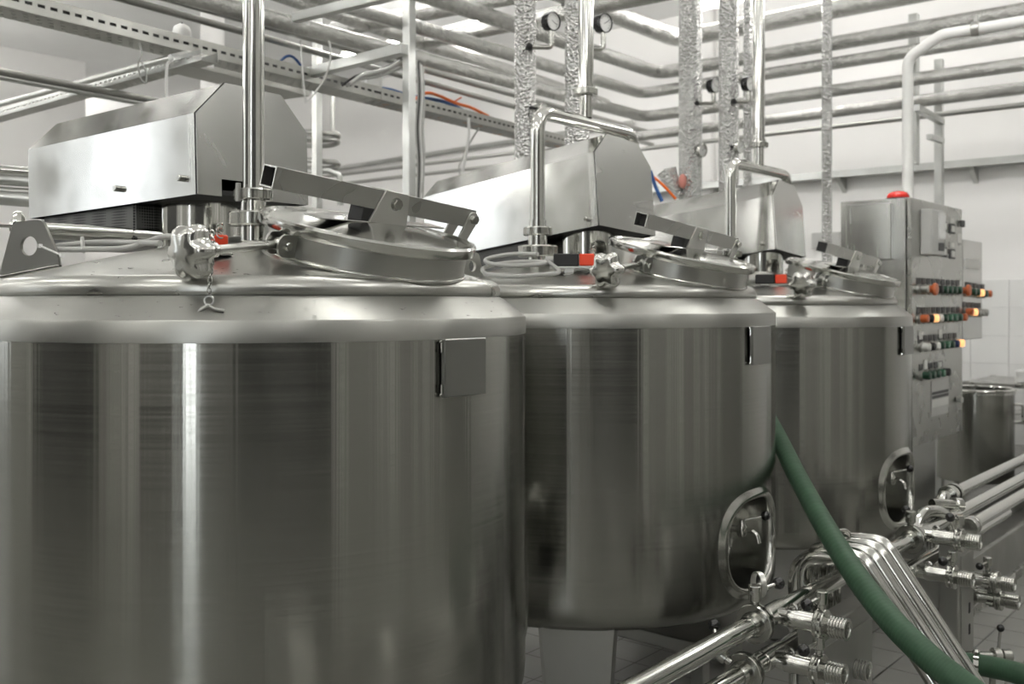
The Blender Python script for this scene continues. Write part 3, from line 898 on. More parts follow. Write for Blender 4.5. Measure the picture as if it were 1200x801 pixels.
# chain hanging from the interlock of the nearest tank
T = thing('retaining_chain', 'small chain with a clip hanging over the shoulder of the nearest tank', 'chain', dep(246, 360, 1.98))
pts = spline([dep(249, 273, 2.06), dep(249, 292, 2.03), dep(248, 312, 2.005), dep(246, 332, 1.995), dep(245, 346, 1.99)], 6)
tot = sum((pts[i + 1] - pts[i]).length for i in range(len(pts) - 1)); step = tot / 15; acc = 0; nxt = 0.0; k = 0
for i in range(len(pts) - 1):
    seg = pts[i + 1] - pts[i]
    while nxt <= acc + seg.length and k < 16:
        p = pts[i] + seg * ((nxt - acc) / seg.length)
        m = MB(); m.torus(frame(p, (RT if k % 2 else FW) + UP * 0.1, seg), 0.0048, 0.0014, 12, 6, (1.35, 0.8)); m.build('link', 'polish', T); nxt += step; k += 1
    acc += seg.length
m = MB()
q0 = dep(245, 352, 1.985)
m.torus(frame(q0, FW, UP), 0.009, 0.0022, 16, 6); m.tube(spline([q0 + UP * -0.008, q0 + RT * -0.016 + UP * -0.018, q0 + RT * -0.022 + UP * -0.026]), 0.004, 8)
m.tube(spline([q0 + UP * -0.010, q0 + RT * 0.010 + UP * -0.016, q0 + RT * 0.030 + UP * -0.020]), 0.0035, 8)
m.build('clip', 'dull', T)

# water beads on the nearest tank
random.seed(11); m = MB()
for k in range(90):
    a = R(random.uniform(-165, -60)); r = random.choice([0.60, 0.615, 0.58, 0.655, 0.68, 0.55]) + random.uniform(-0.012, 0.012)
    if r > 0.634: z = 1.457 - (r - 0.645) * (0.0425 / 0.054)
    elif r > 0.602: z = 1.476 + math.sqrt(max(0.032 ** 2 - (r - 0.602) ** 2, 0))
    else: z = 1.508 + (0.602 - r) * 0.25
    s_ = random.uniform(0.0018, 0.0045)
    if abs(math.cos(a) * r) < 0.25 and r < 0.6 and math.sin(a) < -0.5: continue
    m.sphere((TANKS[0][0] + r * math.cos(a), TANKS[0][1] + r * math.sin(a), z + 0.0005), s_, 8, (random.uniform(1, 1.8), random.uniform(0.8, 1.2), 0.45))
wm, wt_, wb = nt('water'); wb.inputs['Base Color'].default_value = (0.9, 0.9, 0.9, 1); wb.inputs['Roughness'].default_value = 0.03; wb.inputs['Transmission Weight'].default_value = 1.0; wb.inputs['IOR'].default_value = 1.33
o = m.build('water_drops', wm, tank1); o['kind'] = 'stuff'

# left edge: clamped pipe behind the lug
T = thing('spray_pipe', 'horizontal pipe with a round clamp end behind the large lug', 'pipe', dep(20, 285, 2.75))
m = MB(); m.tube([dep(12, 264, 2.72), dep(60, 268, 2.75), dep(200, 276, 2.74)], 0.016, 16); m.build('pipe', 'polish', T)
dd = (dep(60, 268, 2.75) - dep(12, 264, 2.72)).normalized()
m = MB(); m.lathe([(0, 0), (0.034, 0), (0.042, 0.008), (0.042, 0.020), (0.030, 0.030), (0, 0.034)], frame(dep(14, 264, 2.722), dd + FW * 0.25), 28); m.build('clamp_end', 'polish', T)
m = MB(); m.tube([dep(60, 275, 2.78), dep(195, 283, 2.74)], 0.013, 14); tag(m.build('spray_pipe', 'dull'), 'thin dull pipe under the clamped pipe behind the nearest tank', 'pipe')
m = MB(); m.tube([dep(-60, 262, 2.9), dep(60, 266, 2.85), dep(190, 268, 2.85)], 0.006, 10); tag(m.build('capillary_tube', 'polish'), 'very thin bright tube beneath the drive cover of the nearest tank', 'tube')


# ================================================================== MANIFOLD
def ball_handle(T, base, d, length, ball=0.0165):
    d = Vector(d).normalized()
    m = MB(); m.cyl(base, Vector(base) + d * length, 0.0055, 12); h = m.build('handle_rod', 'polish', T)
    m = MB(); m.sphere(Vector(base) + d * (length + ball * 0.6), ball, 20); m.build('ball_grip', 'black', h)


def bolts_ring(T, c, ax, rr, n, a0=0.4):
    fr = frame(c, ax)
    for k in range(n):
        a = a0 + 2 * math.pi * k / n; p = fr @ Vector((rr * math.cos(a), rr * math.sin(a), 0))
        m = MB(); m.hexa(p - Vector(ax) * 0.013, p + Vector(ax) * 0.013, 0.0065); m.build('bolt', 'cast', T, 25)


def line_valve(x, y, z, label, hd, ring=True, up=(0, 0, 1)):
    """butterfly valve clamped between two flanges on a pipe running along x"""
    up = Vector(up)
    T = thing('butterfly_valve', label, 'valve', (x, y, z - 0.05), 'butterfly valves of the manifold')
    m = MB(); m.lathe([(0.0, -0.014), (0.050, -0.014), (0.052, -0.011), (0.052, -0.003), (0.046, -0.003), (0.046, 0.003), (0.052, 0.003), (0.052, 0.011), (0.050, 0.014), (0, 0.014)], frame((x, y, z), (1, 0, 0)), 40)
    m.build('flange_pair', 'cast', T)
    m = MB(); m.lathe([(0.027, -0.045), (0.034, -0.016), (0.034, 0.016), (0.027, 0.03)], frame((x, y, z), (1, 0, 0)), 28); m.build('hub', 'cast', T)
    bolts_ring(T, (x, y, z), (1, 0, 0), 0.042, 4)
    c = Vector((x, y, z))
    m = MB(); m.cyl(c + up * 0.045, c + up * 0.062, 0.011, 14); m.cyl(c + up * 0.060, c + up * 0.102, 0.018, 20, 0.002); hb = m.build('stem_head', 'cast', T)
    m = MB(); m.cyl(c + up * 0.085 + Vector((-0.017, 0, 0)), c + up * 0.085 + Vector((-0.020, 0, 0)), 0.0045, 10); m.build('set_screw', 'dull', hb)
    ball_handle(T, c + up * 0.085, hd, 0.075)
    if ring:
        m = MB(); rr = []
        fr = frame(c + up * 0.085 + Vector((0.030, 0.004, 0.012)), (0.8, -0.6, 0)); m.lathe([(0.030, -0.007), (0.034, -0.007), (0.034, 0.007), (0.030, 0.007), (0.030, -0.007)], fr, 32); m.build('index_ring', 'fork', T)
    return T


def branch_valve(x, y, z, L, label, hx=0.0, d=(0, -1, 0), low=False, ball=0.0165, hdir=None):
    """outlet with clamp, valve body, flange pair, threaded union end, stem head and ball handle"""
    d = Vector(d).normalized(); c = Vector((x, y, z)); k = L / 0.21
    side = UP.cross(d).normalized()
    T = thing('outlet_valve', label, 'valve', (x, y - 0.1, z - 0.04), 'outlet valves of the manifold')
    def at(s_): return c + d * (s_ * k)
    m = MB(); m.cyl(at(0.0), at(0.06), 0.023, 24); m.build('stub', 'polish', T)
    m = MB(); m.lathe([(0.023, 0.048), (0.027, 0.050), (0.0275, 0.070), (0.0255, 0.074), (0.0255, 0.128), (0.0, 0.128)], frame(c, d), 28); b = m.build('body', 'cast', T)
    m = MB(); m.torus(frame(at(0.060) + UP * 0.026, side), 0.012, 0.0042, 18, 8); m.cyl(at(0.060) + UP * 0.022 - side * 0.011, at(0.060) + UP * 0.022 + side * 0.011, 0.0065, 12); m.build('clamp_screw', 'cast', b)
    m = MB(); m.lathe([(0, 0.128), (0.040, 0.128), (0.042, 0.131), (0.042, 0.138), (0.037, 0.138), (0.037, 0.143), (0.042, 0.143), (0.042, 0.150), (0.040, 0.153), (0, 0.153)], frame(c, d), 36); m.build('flange_pair', 'cast', T)
    bolts_ring(T, at(0.1405), d, 0.036, 4)
    pr = [(0.022, 0.150), (0.024, 0.165)]
    for q in range(5): pr += [(0.0285, 0.166 + q * 0.008), (0.0285, 0.169 + q * 0.008), (0.0262, 0.171 + q * 0.008), (0.0262, 0.173 + q * 0.008)]
    pr += [(0.0285, 0.207), (0.0285, 0.210), (0.0215, 0.210), (0.0200, 0.206), (0.0200, 0.165)]
    m = MB(); m.lathe(pr, frame(c, d), 30); m.lathe([(0, 0.172), (0.020, 0.172)], frame(c, d), 30); un = m.build('threaded_end', 'cast', T, 25)
    m = MB(); m.cyl(at(0.1405) + UP * 0.036, at(0.1405) + UP * 0.055, 0.009, 12); m.cyl(at(0.1405) + UP * 0.054, at(0.1405) + UP * 0.090, 0.0155, 20, 0.002); m.build('stem_head', 'cast', T)
    hd = Vector(hdir).normalized() if hdir else (Vector((-1.0, 0.15 + hx, -0.10))).normalized()
    ball_handle(T, at(0.1405) + UP * 0.074, hd, 0.062, ball)
    return T


PA, PB = (1.21, 0.595), (1.21, 0.482)
for (y, z), r, x0, x1, lab in ((PA, 0.0265, 0.9, 8.2, 'upper long manifold pipe running along the front of the tanks'), (PB, 0.0265, 0.9, 5.0, 'lower long manifold pipe just below the upper one')):
    T = thing('manifold_pipe', lab, 'pipe', ((x0 + x1) / 2, y, z - r))
    m = MB(); m.cyl((x0, y, z), (x1, y, z), r, 28); m.build('pipe', 'polish', T)
    for xt in ((2.56, 3.79) if z > 0.5 else (2.54, 3.70)):
        m = MB(); m.lathe([(r, -0.05), (r + 0.003, -0.048), (r + 0.003, 0.048), (r, 0.05)], frame((xt, y, z), (1, 0, 0)), 28); m.build('tee', 'cast', T)
line_valve(2.455, *PA, 'butterfly valve with vertical index ring, below the sampling niche of the middle tank', (0.9, -0.35, 0.12))
line_valve(2.395, *PB, 'lowest foreground butterfly valve, its stem pointing left', (0.55, 0.45, 0.55), False, (-0.25, 0.75, 0.5))
line_valve(3.69, *PA, 'butterfly valve on the upper pipe beside the bundle of bent tubes', (0.9, 0.5, 0.05), False)
branch_valve(2.56, 1.21, 0.595, 0.21, 'large outlet valve with ball handle on the upper pipe, nearest the camera')
branch_valve(2.54, 1.21, 0.482, 0.21, 'outlet valve directly below the nearest large one, at the bottom edge')
branch_valve(2.87, 1.27, 0.385, 0.21, 'outlet valve at the bottom edge under the steel support panel')
branch_valve(3.79, 1.21, 0.595, 0.21, 'upper right outlet valve above the narrow support box', hdir=(-1, 0.2, 0.25))
branch_valve(3.70, 1.21, 0.482, 0.21, 'outlet valve left of the narrow support box, one step below the upper one')
branch_valve(4.10, 1.17, 0.385, 0.17, 'small outlet valve protruding right of the narrow support box', ball=0.014)
branch_valve(4.16, 1.17, 0.305, 0.17, 'lowest small outlet valve right of the narrow support box', ball=0.014, hdir=(-0.2, 1, 0.1))
# feet of the small outlets
m = MB(); m.cyl((2.87, 1.28, 0.385), (2.87, 1.28, 0.0), 0.02, 18); tag(m.build('drop_pipe', 'polish'), 'short drop pipe behind the steel support panel', 'pipe')
m = MB(); m.cyl((4.10, 1.185, 0.400), (4.10, 1.185, 0.0), 0.02, 18); m.cyl((4.16, 1.185, 0.32), (4.16, 1.185, 0.0), 0.02, 18); tag(m.build('twin_drop_pipe', 'polish'), 'pair of drop pipes feeding the small outlets by the support box', 'pipe')

# pipes at the right edge
T = thing('manifold_pipe', 'bright pipe highest at the right edge, ending in a flanged collar', 'pipe', (5.5, 1.30, 0.6))
a = aty(1118, 577, 1.30); z = a.z
m = MB(); m.cyl((a.x, 1.30, z), (8.4, 1.30, z), 0.026, 24); m.build('pipe', 'polish', T)
for k, (o_, r_) in enumerate(((0.0, 0.042), (-0.045, 0.040), (-0.075, 0.043))):
    m = MB(); m.cyl((a.x + o_ - 0.018, 1.30, z), (a.x + o_, 1.30, z), r_, 28, 0.003); m.build('collar', 'cast', T)
m = MB(); m.tube(bend([(a.x - 0.07, 1.30, z), (a.x - 0.17, 1.30, z + 0.005), (a.x - 0.25, 1.31, z - 0.16), (a.x - 0.26, 1.31, z - 0.26)], 0.08, 10), 0.026, 20); m.build('elbow', 'polish', T)
T = thing('manifold_pipe', 'bright pipe lowest at the right edge, in front of the dark trough', 'pipe', (5.5, 1.12, 0.55))
m = MB(); m.cyl((4.02, 1.10, 0.600), (8.4, 1.10, 0.600), 0.024, 24); m.build('pipe', 'polish', T)
m = MB(); m.cyl((4.0, 1.10, 0.600), (4.03, 1.10, 0.600), 0.036, 24, 0.003); m.cyl((4.04, 1.10, 0.600), (4.06, 1.10, 0.600), 0.036, 24, 0.003); m.build('collar', 'cast', T)
# cross-over elbow behind the upper pipe
T = thing('return_bend', 'bent return tube hooked over the upper manifold pipe by the farthest tank', 'pipe', (4.2, 1.2, 0.5))
m = MB(); m.tube(spline([dep(1070, 640, 3.72), dep(1073, 618, 3.75), dep(1082, 602, 3.80), dep(1097, 599, 3.85), dep(1110, 606, 3.90), dep(1116, 620, 3.94)], 8), 0.023, 18); m.build('tube', 'polish', T)
m = MB(); m.cyl(dep(1092, 590, 4.0), dep(1126, 592, 4.05), 0.020, 18); m.cyl(dep(1118, 591.5, 4.04), dep(1126, 592, 4.05), 0.030, 18, 0.003); m.build('stub', 'polish', T)

# bundle of five bent tubes sloping to the floor
T = thing('tube_bundle_clamp', 'small round clamp on top of the bundle of bent tubes', 'clamp', (3.05, 1.24, 0.66))
m = MB(); m.torus(frame((3.10, 1.23, 0.705), (0.6, 0.7, 0.3)), 0.026, 0.006, 20, 8); m.cyl((3.085, 1.235, 0.69), (3.06, 1.25, 0.73), 0.009, 12); m.build('ring', 'cast', T)
NAMES = ['first', 'second', 'third', 'fourth', 'last']
for k in range(5):
    u = 2.92 + k * 0.062; zt = 0.672 + 0.004 * k
    m = MB(); m.tube(bend([(u, 1.285, 0.30), (u, 1.275, zt), (u, 1.12, zt + 0.008), (u, 0.60, -0.02)], 0.062, 10), 0.0205, 18)
    tag(m.build('bent_tube', 'polish'), ['foremost tube of the bent bundle, mostly behind the green hose', 'second bent tube of the bundle counted from the camera side', 'middle bent tube of the five sloping to the floor',
        'fourth bent tube of the bundle counted from the camera side', 'rightmost bent tube of the bundle, standing a little apart'][k], 'tube', 'bent tubes sloping down to the floor')
# J-shaped elbow with union, left of the hose
T = thing('elbow_pipe', 'thick elbow with a union under the farthest tank, left of the green hose', 'pipe', (3.16, 1.40, 0.0))
j = [dep(984, 646, 3.22), dep(966, 651, 3.26), dep(949, 655, 3.30), dep(938, 664, 3.32), dep(934, 681, 3.33), dep(935, 704, 3.33)]
m = MB(); m.tube(spline(j, 8), 0.030, 20); m.build('tube', 'polish', T)
ud = (j[0] - j[2]).normalized()
m = MB(); m.lathe([(0.030, -0.03), (0.045, -0.026), (0.047, 0.0), (0.045, 0.024), (0.030, 0.03)], frame(j[1], ud), 26); m.lathe([(0.031, 0.032), (0.040, 0.034), (0.040, 0.05), (0.03, 0.052)], frame(j[1], ud), 26); m.build('union_nut', 'cast', T)
m = MB(); m.cyl(j[-1], (j[-1].x, j[-1].y, 0.0), 0.030, 20); m.build('drop_pipe', 'polish', T)

# support boxes
def support(x0, x1, y0, y1, z1, label, seam):
    T = thing('support_box', label, 'support', ((x0 + x1) / 2, (y0 + y1) / 2, 0), 'steel supports of the manifold')
    m = MB(); m.bx((x0, y0, 0.0), (x1, y1, z1), 0.004); m.build('body', 'panel', T, 25)
    m = MB(); m.bx((x0 + 0.03, y0 - 0.003, 0.06), (x1 - seam, y0, z1 - 0.05), 0.001); m.build('door_panel', 'panel', T, 25)
    return T


support(2.62, 3.015, 1.10, 1.165, 0.555, 'wide steel support panel under the pipes, left of the bent tubes', 0.03)
t = support(3.86, 4.06, 1.095, 1.165, 0.562, 'narrow steel support box between the outlet valves at right', 0.03)
for z in (0.30, 0.22):
    m = MB(); m.bx((3.98, 1.090, z - 0.02), (4.0, 1.094, z + 0.02), 0.002); m.build('slot', 'dark', t, flat=True)

# valve near the floor and the second hose
T = thing('floor_valve', 'small valve with upright black ball lever near the floor tiles', 'valve', (4.02, 1.0, 0))
c = dep(1163, 768, 3.72)
m = MB(); m.cyl(c + RT * -0.12, c + RT * 0.04, 0.017, 16); m.cyl(c + RT * 0.0, c + RT * 0.03, 0.030, 18, 0.003); m.cyl(c + RT * 0.035, c + RT * 0.07, 0.025, 18, 0.003); m.build('body', 'cast', T)
m = MB(); m.cyl((c.x, c.y, c.z), (c.x, c.y, 0), 0.012, 12); m.build('post', 'cast', T)
ball_handle(T, c + RT * 0.02, RT * 0.10 + UP, 0.095, 0.014)
# the long green hose
hp = [dep(872, 440, 4.20), dep(908, 505, 3.88), dep(934, 557, 3.52), dep(966, 615, 3.14), dep(1001, 671, 2.80), dep(1042, 724, 2.58), dep(1086, 768, 2.44), dep(1130, 803, 2.36), dep(1185, 842, 2.30), dep(1262, 884, 2.34), dep(1325, 885, 2.58), dep(1290, 832, 2.95), dep(1205, 793, 3.10), dep(1160, 781, 3.20), dep(1128, 776, 3.25)]
T = thing('green_hose', 'long ribbed green rubber hose looping down in front of the manifold', 'hose', dep(1262, 920, 2.34))
path = spline(hp, 40)
m = MB(); m.tube(path, 0.030, 22, True, lambda i: 0.0335 + (0.0006 if i % 3 == 0 else 0)); m.build('hose', 'hose', T, 60)
m = MB(); a, b = dep(1119, 774, 3.27), dep(1131, 777, 3.245); m.cyl(a - (b - a) * 1.2, b, 0.036, 20, 0.003); m.build('coupling', 'polish', T)
m = MB(); a, b = dep(1141, 779, 3.225), dep(1147, 780, 3.218); m.cyl(a, b, 0.0365, 20); m.sphere(dep(1144, 764, 3.2), 0.012, 10); m.build('hose_clamp', 'polish', T)

# ================================================================== CONTROL CABINETS
CX0, CX1, CY0, CY1, CZ0, CZ1 = 5.35, 6.25, 1.75, 2.13, 0.69, 2.0
T = thing('control_cabinet', 'tall steel control cabinet with rows of push buttons', 'cabinet', (5.8, 1.94, 0))
m = MB(); m.bx((CX0, CY0 + 0.03, CZ0), (CX1, CY1, CZ1), 0.005); m.build('body', 'sheet', T, 25)
m = MB(); m.bx((CX0 + 0.004, CY0, CZ0), (CX1, CY0 + 0.026, CZ1), 0.004); dr = m.build('front_door', 'satin', T, 25)
m = MB(); m.bx((CX0 + 0.02, CY0 + 0.026, CZ0 + 0.02), (CX1 - 0.02, CY0 + 0.03, CZ1 - 0.02)); m.build('door_gasket', 'rubber', T, flat=True)
m = MB(); m.bx((CX0 + 0.02, CY0 + 0.08, 0), (CX0 + 0.66, CY1 - 0.05, CZ0), 0.004); m.build('pedestal', 'sheet', T, 25)
a, b = atx(994, 243, CX0), atx(1047, 304, CX0)
m = MB(); m.bx((CX0 - 0.035, b.y, b.z), (CX0, a.y, a.z + 0.01), 0.004); m.build('side_box', 'sheet', T, 25)


def cf(px, py): return aty(px, py, CY0)


def small_box(x, z, w_, h_, d, mat, name, par, bev=0.003):
    m = MB(); m.bx((x - w_ / 2, CY0 - d, z - h_ / 2), (x + w_ / 2, CY0, z + h_ / 2), bev); return m.build(name, mat, par, 25)


MT['amber'] = glow('lit_amber_lens', (1.0, 0.50, 0.20), 0.7, (0.9, 0.4, 0.15))
MT['amberd'] = plain('orange_cap', (0.55, 0.13, 0.04), 0.35)
MT['dkgreen'] = plain('dark_green_cap', (0.012, 0.055, 0.030), 0.3)
MT['green'] = plain('green_lens', (0.06, 0.16, 0.10), 0.25)
MT['navy'] = plain('navy_cap', (0.01, 0.02, 0.10), 0.3)
MT['paper'] = plain('label_paper', (0.72, 0.72, 0.69), 0.6)
MT['ink'] = plain('label_ink', (0.10, 0.10, 0.10), 0.6)
MT['screen'] = plain('chart_paper', (0.78, 0.79, 0.78), 0.2, coat=0.6)
# recorder
p = cf(1086, 273); rc = small_box(p.x, p.z, 0.22, 0.245, 0.06, 'grey', 'chart_recorder', T, 0.006)
p = cf(1090, 268); m = MB(); m.bx((p.x - 0.055, CY0 - 0.064, p.z - 0.06), (p.x + 0.06, CY0 - 0.06, p.z + 0.075)); m.build('chart_window', 'screen', rc, flat=True)
p = cf(1089, 289); m = MB(); m.bx((p.x - 0.04, CY0 - 0.066, p.z - 0.025), (p.x + 0.045, CY0 - 0.06, p.z + 0.02), 0.002); m.build('keypad', 'ink', rc, flat=True)
p = cf(1097, 272); small_box(p.x, p.z, 0.012, 0.18, 0.05, 'dull', 'hinge', T)
p = cf(1096, 291); small_box(p.x, p.z, 0.035, 0.03, 0.045, 'black', 'latch', T)
# square push buttons
for px, py, lab in ((1095, 251, 0), (1105, 254.5, 0), (1115, 258, 0), (1105, 284, 0), (1115, 287, 0)):
    p = cf(px, py); small_box(p.x, p.z, 0.085, 0.036, 0.004, 'dull', 'label_holder', T, 0.001)
    small_box(p.x, p.z, 0.068, 0.028, 0.006, 'paper', 'label_strip', T, 0.001)
for px, py in ((1105, 265), (1115, 268), (1105, 295), (1115, 297.5)):
    p = cf(px, py); b_ = small_box(p.x, p.z, 0.100, 0.056, 0.008, 'ink', 'square_button', T, 0.002)
    m = MB(); m.bx((p.x - 0.030, CY0 - 0.012, p.z - 0.018), (p.x + 0.030, CY0 - 0.008, p.z + 0.018), 0.002); m.build('lens', 'paper', b_, 25)
p = cf(1124, 279); small_box(p.x, p.z, 0.075, 0.055, 0.004, 'paper', 'notice', T, 0.0008)
p = cf(1126, 262); small_box(p.x, p.z, 0.03, 0.04, 0.02, 'ink', 'lock', T)


def round_button(px, py, cap, par, yf, mushroom=False, tagged=True):
    p = aty(px, py, yf)
    k = 0.8
    if tagged:
        m = MB(); m.bx((p.x - 0.030, yf - 0.004, p.z + 0.026), (p.x + 0.030, yf, p.z + 0.060), 0.001); m.build('legend_plate', 'ink', par, 25)
    m = MB(); m.lathe([(0.030, 0), (0.030, 0.012), (0.024, 0.016), (0.0, 0.016)], frame((p.x, yf, p.z), (0, -1, 0)), 18); b_ = m.build('button', 'dull', par)
    if mushroom: pr = [(0.018, 0.016), (0.020, 0.05), (0.032, 0.054), (0.035, 0.062), (0.030, 0.072), (0.0, 0.078)]
    else: pr = [(0.021, 0.014), (0.022, 0.048), (0.018, 0.054), (0, 0.056)]
    m = MB(); m.lathe(pr, frame((p.x, yf, p.z), (0, -1, 0)), 18); m.build('cap', cap, b_)


rows = [
    (1075.0, 337.0, 5.7, ['dull', 'amberd', 'rubber', 'rubber', 'dkgreen', 'dkgreen', 'dkgreen', 'dkgreen', 'amberd'], {1: 1, 8: 1}),
    (1075.0, 371.5, 5.75, ['amberd', 'rubber', 'amber', 'paper', 'dkgreen', 'green', 'green', 'dkgreen', 'amberd'], {}),
    (1077.0, 404.5, 5.75, ['paper', 'rubber', 'paper', 'dkgreen', 'green', 'dkgreen', 'navy', 'amber'], {}),
    (1077.5, 438.0, 5.8, ['dkgreen', 'dkgreen', 'dkgreen', 'green', 'rubber'], {}),
]
for x0, y0, dx, caps, mush in rows:
    for k, cname in enumerate(caps):
        px = x0 + dx * k
        py = y0 + (k * dx) * (354 - y0) / (1545 - x0) * 1.0
        round_button(px + 1.2, py + 1.5, cname, T, CY0, k in mush)
for px, py in ((1078, 392), (1101, 391), (1084, 427), (1101, 429)):
    p = cf(px, py); small_box(p.x, p.z, 0.05, 0.05, 0.006, 'paper', 'label_strip', T, 0.001)
p = cf(1101, 465); small_box(p.x, p.z, 0.30, 0.20, 0.004, 'grey', 'sign_plate', T, 0.001)
for k, hh in enumerate((0.05, 0.012, 0.008, -0.002)):
    pass
for k, (py, mat) in enumerate(((459, 'ink'), (463.5, 'ink'), (471, 'paper'))):
    p = cf(1101, py); m = MB(); m.bx((p.x - 0.145, CY0 - 0.006, p.z - (0.008 if k < 2 else 0.02)), (p.x + 0.145, CY0 - 0.004, p.z + (0.008 if k < 2 else 0.02))); m.build('print_line', mat, T, flat=True)
p = cf(1120, 468); small_box(p.x, p.z, 0.035, 0.035, 0.04, 'dull', 'door_knob', T, 0.006)

T = thing('control_box', 'smaller control box hung to the right of the tall cabinet', 'cabinet', (6.48, 1.85, 1.2))
m = MB(); m.bx((6.275, CY0 + 0.005, 1.225), (6.69, 2.02, 1.825), 0.005); m.build('body', 'sheet', T, 25)
yb = CY0 + 0.005
def bf(px, py): return aty(px, py, yb)
for px, py, cap in ((1134.5, 342, 'dkgreen'), (1139, 342.5, 'dkgreen'), (1144, 343, 'amber'), (1148.5, 344, 'dkgreen'), (1153, 344, 'amberd'), (1131, 365, 'amberd'), (1136, 365.5, 'amber'), (1140.5, 365.5, 'dull'), (1144.5, 366, 'dull'), (1148.5, 366, 'dull')):
    round_button(px - 1.5, py, cap, T, yb, False)
p = bf(1139, 309); m = MB(); m.bx((p.x - 0.16, yb - 0.004, p.z - 0.03), (p.x + 0.16, yb, p.z + 0.03), 0.001); m.build('label_strip', 'paper', T, 25)
m = MB(); m.cyl((6.5, 2.02, 1.5), (6.5, UE, 1.5), 0.02, 10); m.build('wall_arm', 'galv', T)

# beacon
p = Vector((5.47, 1.86, CZ1))
T = thing('warning_beacon', 'red domed warning light on top of the tall control cabinet', 'beacon', p)
m = MB(); m.cyl(p, p + UP * 0.012, 0.062, 28, 0.002); m.build('base', 'rubber', T)
rm, rt_, rb = nt('red_lens'); rb.inputs['Base Color'].default_value = (0.75, 0.012, 0.006, 1); rb.inputs['Roughness'].default_value = 0.12; rb.inputs['Coat Weight'].default_value = 1.0
m = MB(); m.lathe([(0.058, 0.012), (0.060, 0.022), (0.052, 0.038), (0.034, 0.048), (0.0, 0.052)], Matrix.Translation(p), 30); m.build('lens', rm, T, 60)

# ================================================================== RIGHT BACKGROUND
c = Vector((7.44, 2.0, 0)); zb = 0.22; ztp = 0.845
T = thing('stock_drum', 'open stainless drum with a rolled rim behind the control cabinet', 'drum', c)
m = MB(); m.lathe([(0, zb), (0.245, zb), (0.250, zb + 0.01), (0.250, ztp), (0.246, ztp), (0.246, zb + 0.02), (0, zb + 0.02)], Matrix.Translation(c), 64); m.build('body', 'tank', T)
m = MB(); m.torus(Matrix.Translation(c + UP * ztp), 0.252, 0.011, 56, 8); m.lathe([(0.252, ztp - 0.03), (0.256, ztp - 0.026), (0.256, ztp)], Matrix.Translation(c), 56); m.build('rim', 'polish', T)
d = (RT * 0.93 - FW * 0.37).normalized()
h0 = c + d * 0.25 + UP * (ztp - 0.10); m = MB(); m.tube(bend([h0, h0 + d * 0.05, h0 + d * 0.05 - UP * 0.12, h0 - UP * 0.12], 0.02, 4), 0.008, 10); m.build('handle', 'satin', T)
for k in range(3):
    a = R(40 + 120 * k); q = c + Vector((math.cos(a), math.sin(a), 0)) * 0.2; m = MB(); m.cyl(q, q + UP * zb, 0.02, 14); m.build('leg', 'satin', T)

T = thing('steel_rack', 'steel rack with shelves at the right edge by the tiled wall', 'rack', (8.3, 1.6, 0))
for x in (7.95, 8.7):
    for y in (0.9, 2.2):
        m = MB(); m.bx((x - 0.02, y - 0.02, 0), (x + 0.02, y + 0.02, 0.86), 0.003); m.build('post', 'satin', T, 25)
for z in (0.30, 0.58, 0.84):
    m = MB(); m.bx((7.93, 0.88, z - 0.015), (8.72, 2.22, z + 0.015), 0.003); m.build('shelf', 'satin', T, 25)
random.seed(3)
for k in range(4):
    y = 1.15 + 0.22 * k; hgt = random.uniform(0.06, 0.12)
    m = MB(); m.prism([(-0.08, 0), (0.08, 0), (0.095, hgt), (-0.095, hgt)], Matrix(((1, 0, 0, 8.1), (0, 0, 1, y - 0.07), (0, 1, 0, 0.856), (0, 0, 0, 1))), 0.14, 0.01)
    tag(m.build('white_tub', 'white'), ['white tub at the outer end of the rack shelf, farthest from the drum', 'third white tub from the drum on the rack shelf', 'second white tub from the drum on the rack shelf', 'white tub on the rack shelf closest to the stainless drum'][k], 'tub', 'white tubs on the rack')
# dark trough along the floor
T = thing('drain_trough', 'long low steel trough on the floor at the right edge', 'trough', (6.6, 1.85, 0))
x0, x1, y0, y1 = 4.75, 8.6, 1.34, 1.70
m = MB()
m.bx((x0, y0, 0.05), (x1, y0 + 0.025, 0.25), 0.002); m.bx((x0, y1 - 0.025, 0.05), (x1, y1, 0.25), 0.002); m.bx((x0, y0 + 0.025, 0.05), (x0 + 0.025, y1 - 0.025, 0.25), 0.002); m.bx((x1 - 0.025, y0 + 0.025, 0.05), (x1, y1 - 0.025, 0.25), 0.002)
m.build('wall', 'dull', T, 25)
m = MB(); m.bx((x0 + 0.025, y0 + 0.025, 0.05), (x1 - 0.025, y1 - 0.025, 0.07)); m.build('bottom', 'dull', T, 25)
m = MB(); m.bx((x0, y0 - 0.02, 0.0), (x1, y0 + 0.03, 0.05), 0.003); m.bx((x0, y1 - 0.03, 0.0), (x1, y1, 0.05), 0.003); m.build('plinth_rail', 'satin', T, 25)
# low platform under the tanks
T = thing('low_platform', 'low steel platform in the shade under the middle tank', 'platform', (3.55, 2.0, 0))
m = MB(); m.bx((3.12, 1.72, 0.20), (4.1, 2.35, 0.25), 0.004); m.build('deck', 'dull', T, 25)
for x in (3.18, 4.04):
    for y in (1.78, 2.29):
        m = MB(); m.bx((x - 0.025, y - 0.025, 0), (x + 0.025, y + 0.025, 0.20), 0.003); m.build('leg', 'dull', T, 25)

# ================================================================== OVERHEAD
def hpipe(name, label, cat, p1, p2, r, mat, z=None, seg=20, ext=(0, 0), group=None):
    a = atz(*p1, z) if z is not None else Vector(p1); b = atz(*p2, z) if z is not None else Vector(p2)
    d = (b - a).normalized(); a = a - d * ext[0]; b = b + d * ext[1]
    m = MB(); n = max(2, int((b - a).length / 0.25)); m.tube([a.lerp(b, i / n) for i in range(n + 1)], r, seg)
    return tag(m.build(name, mat), label, cat, group)


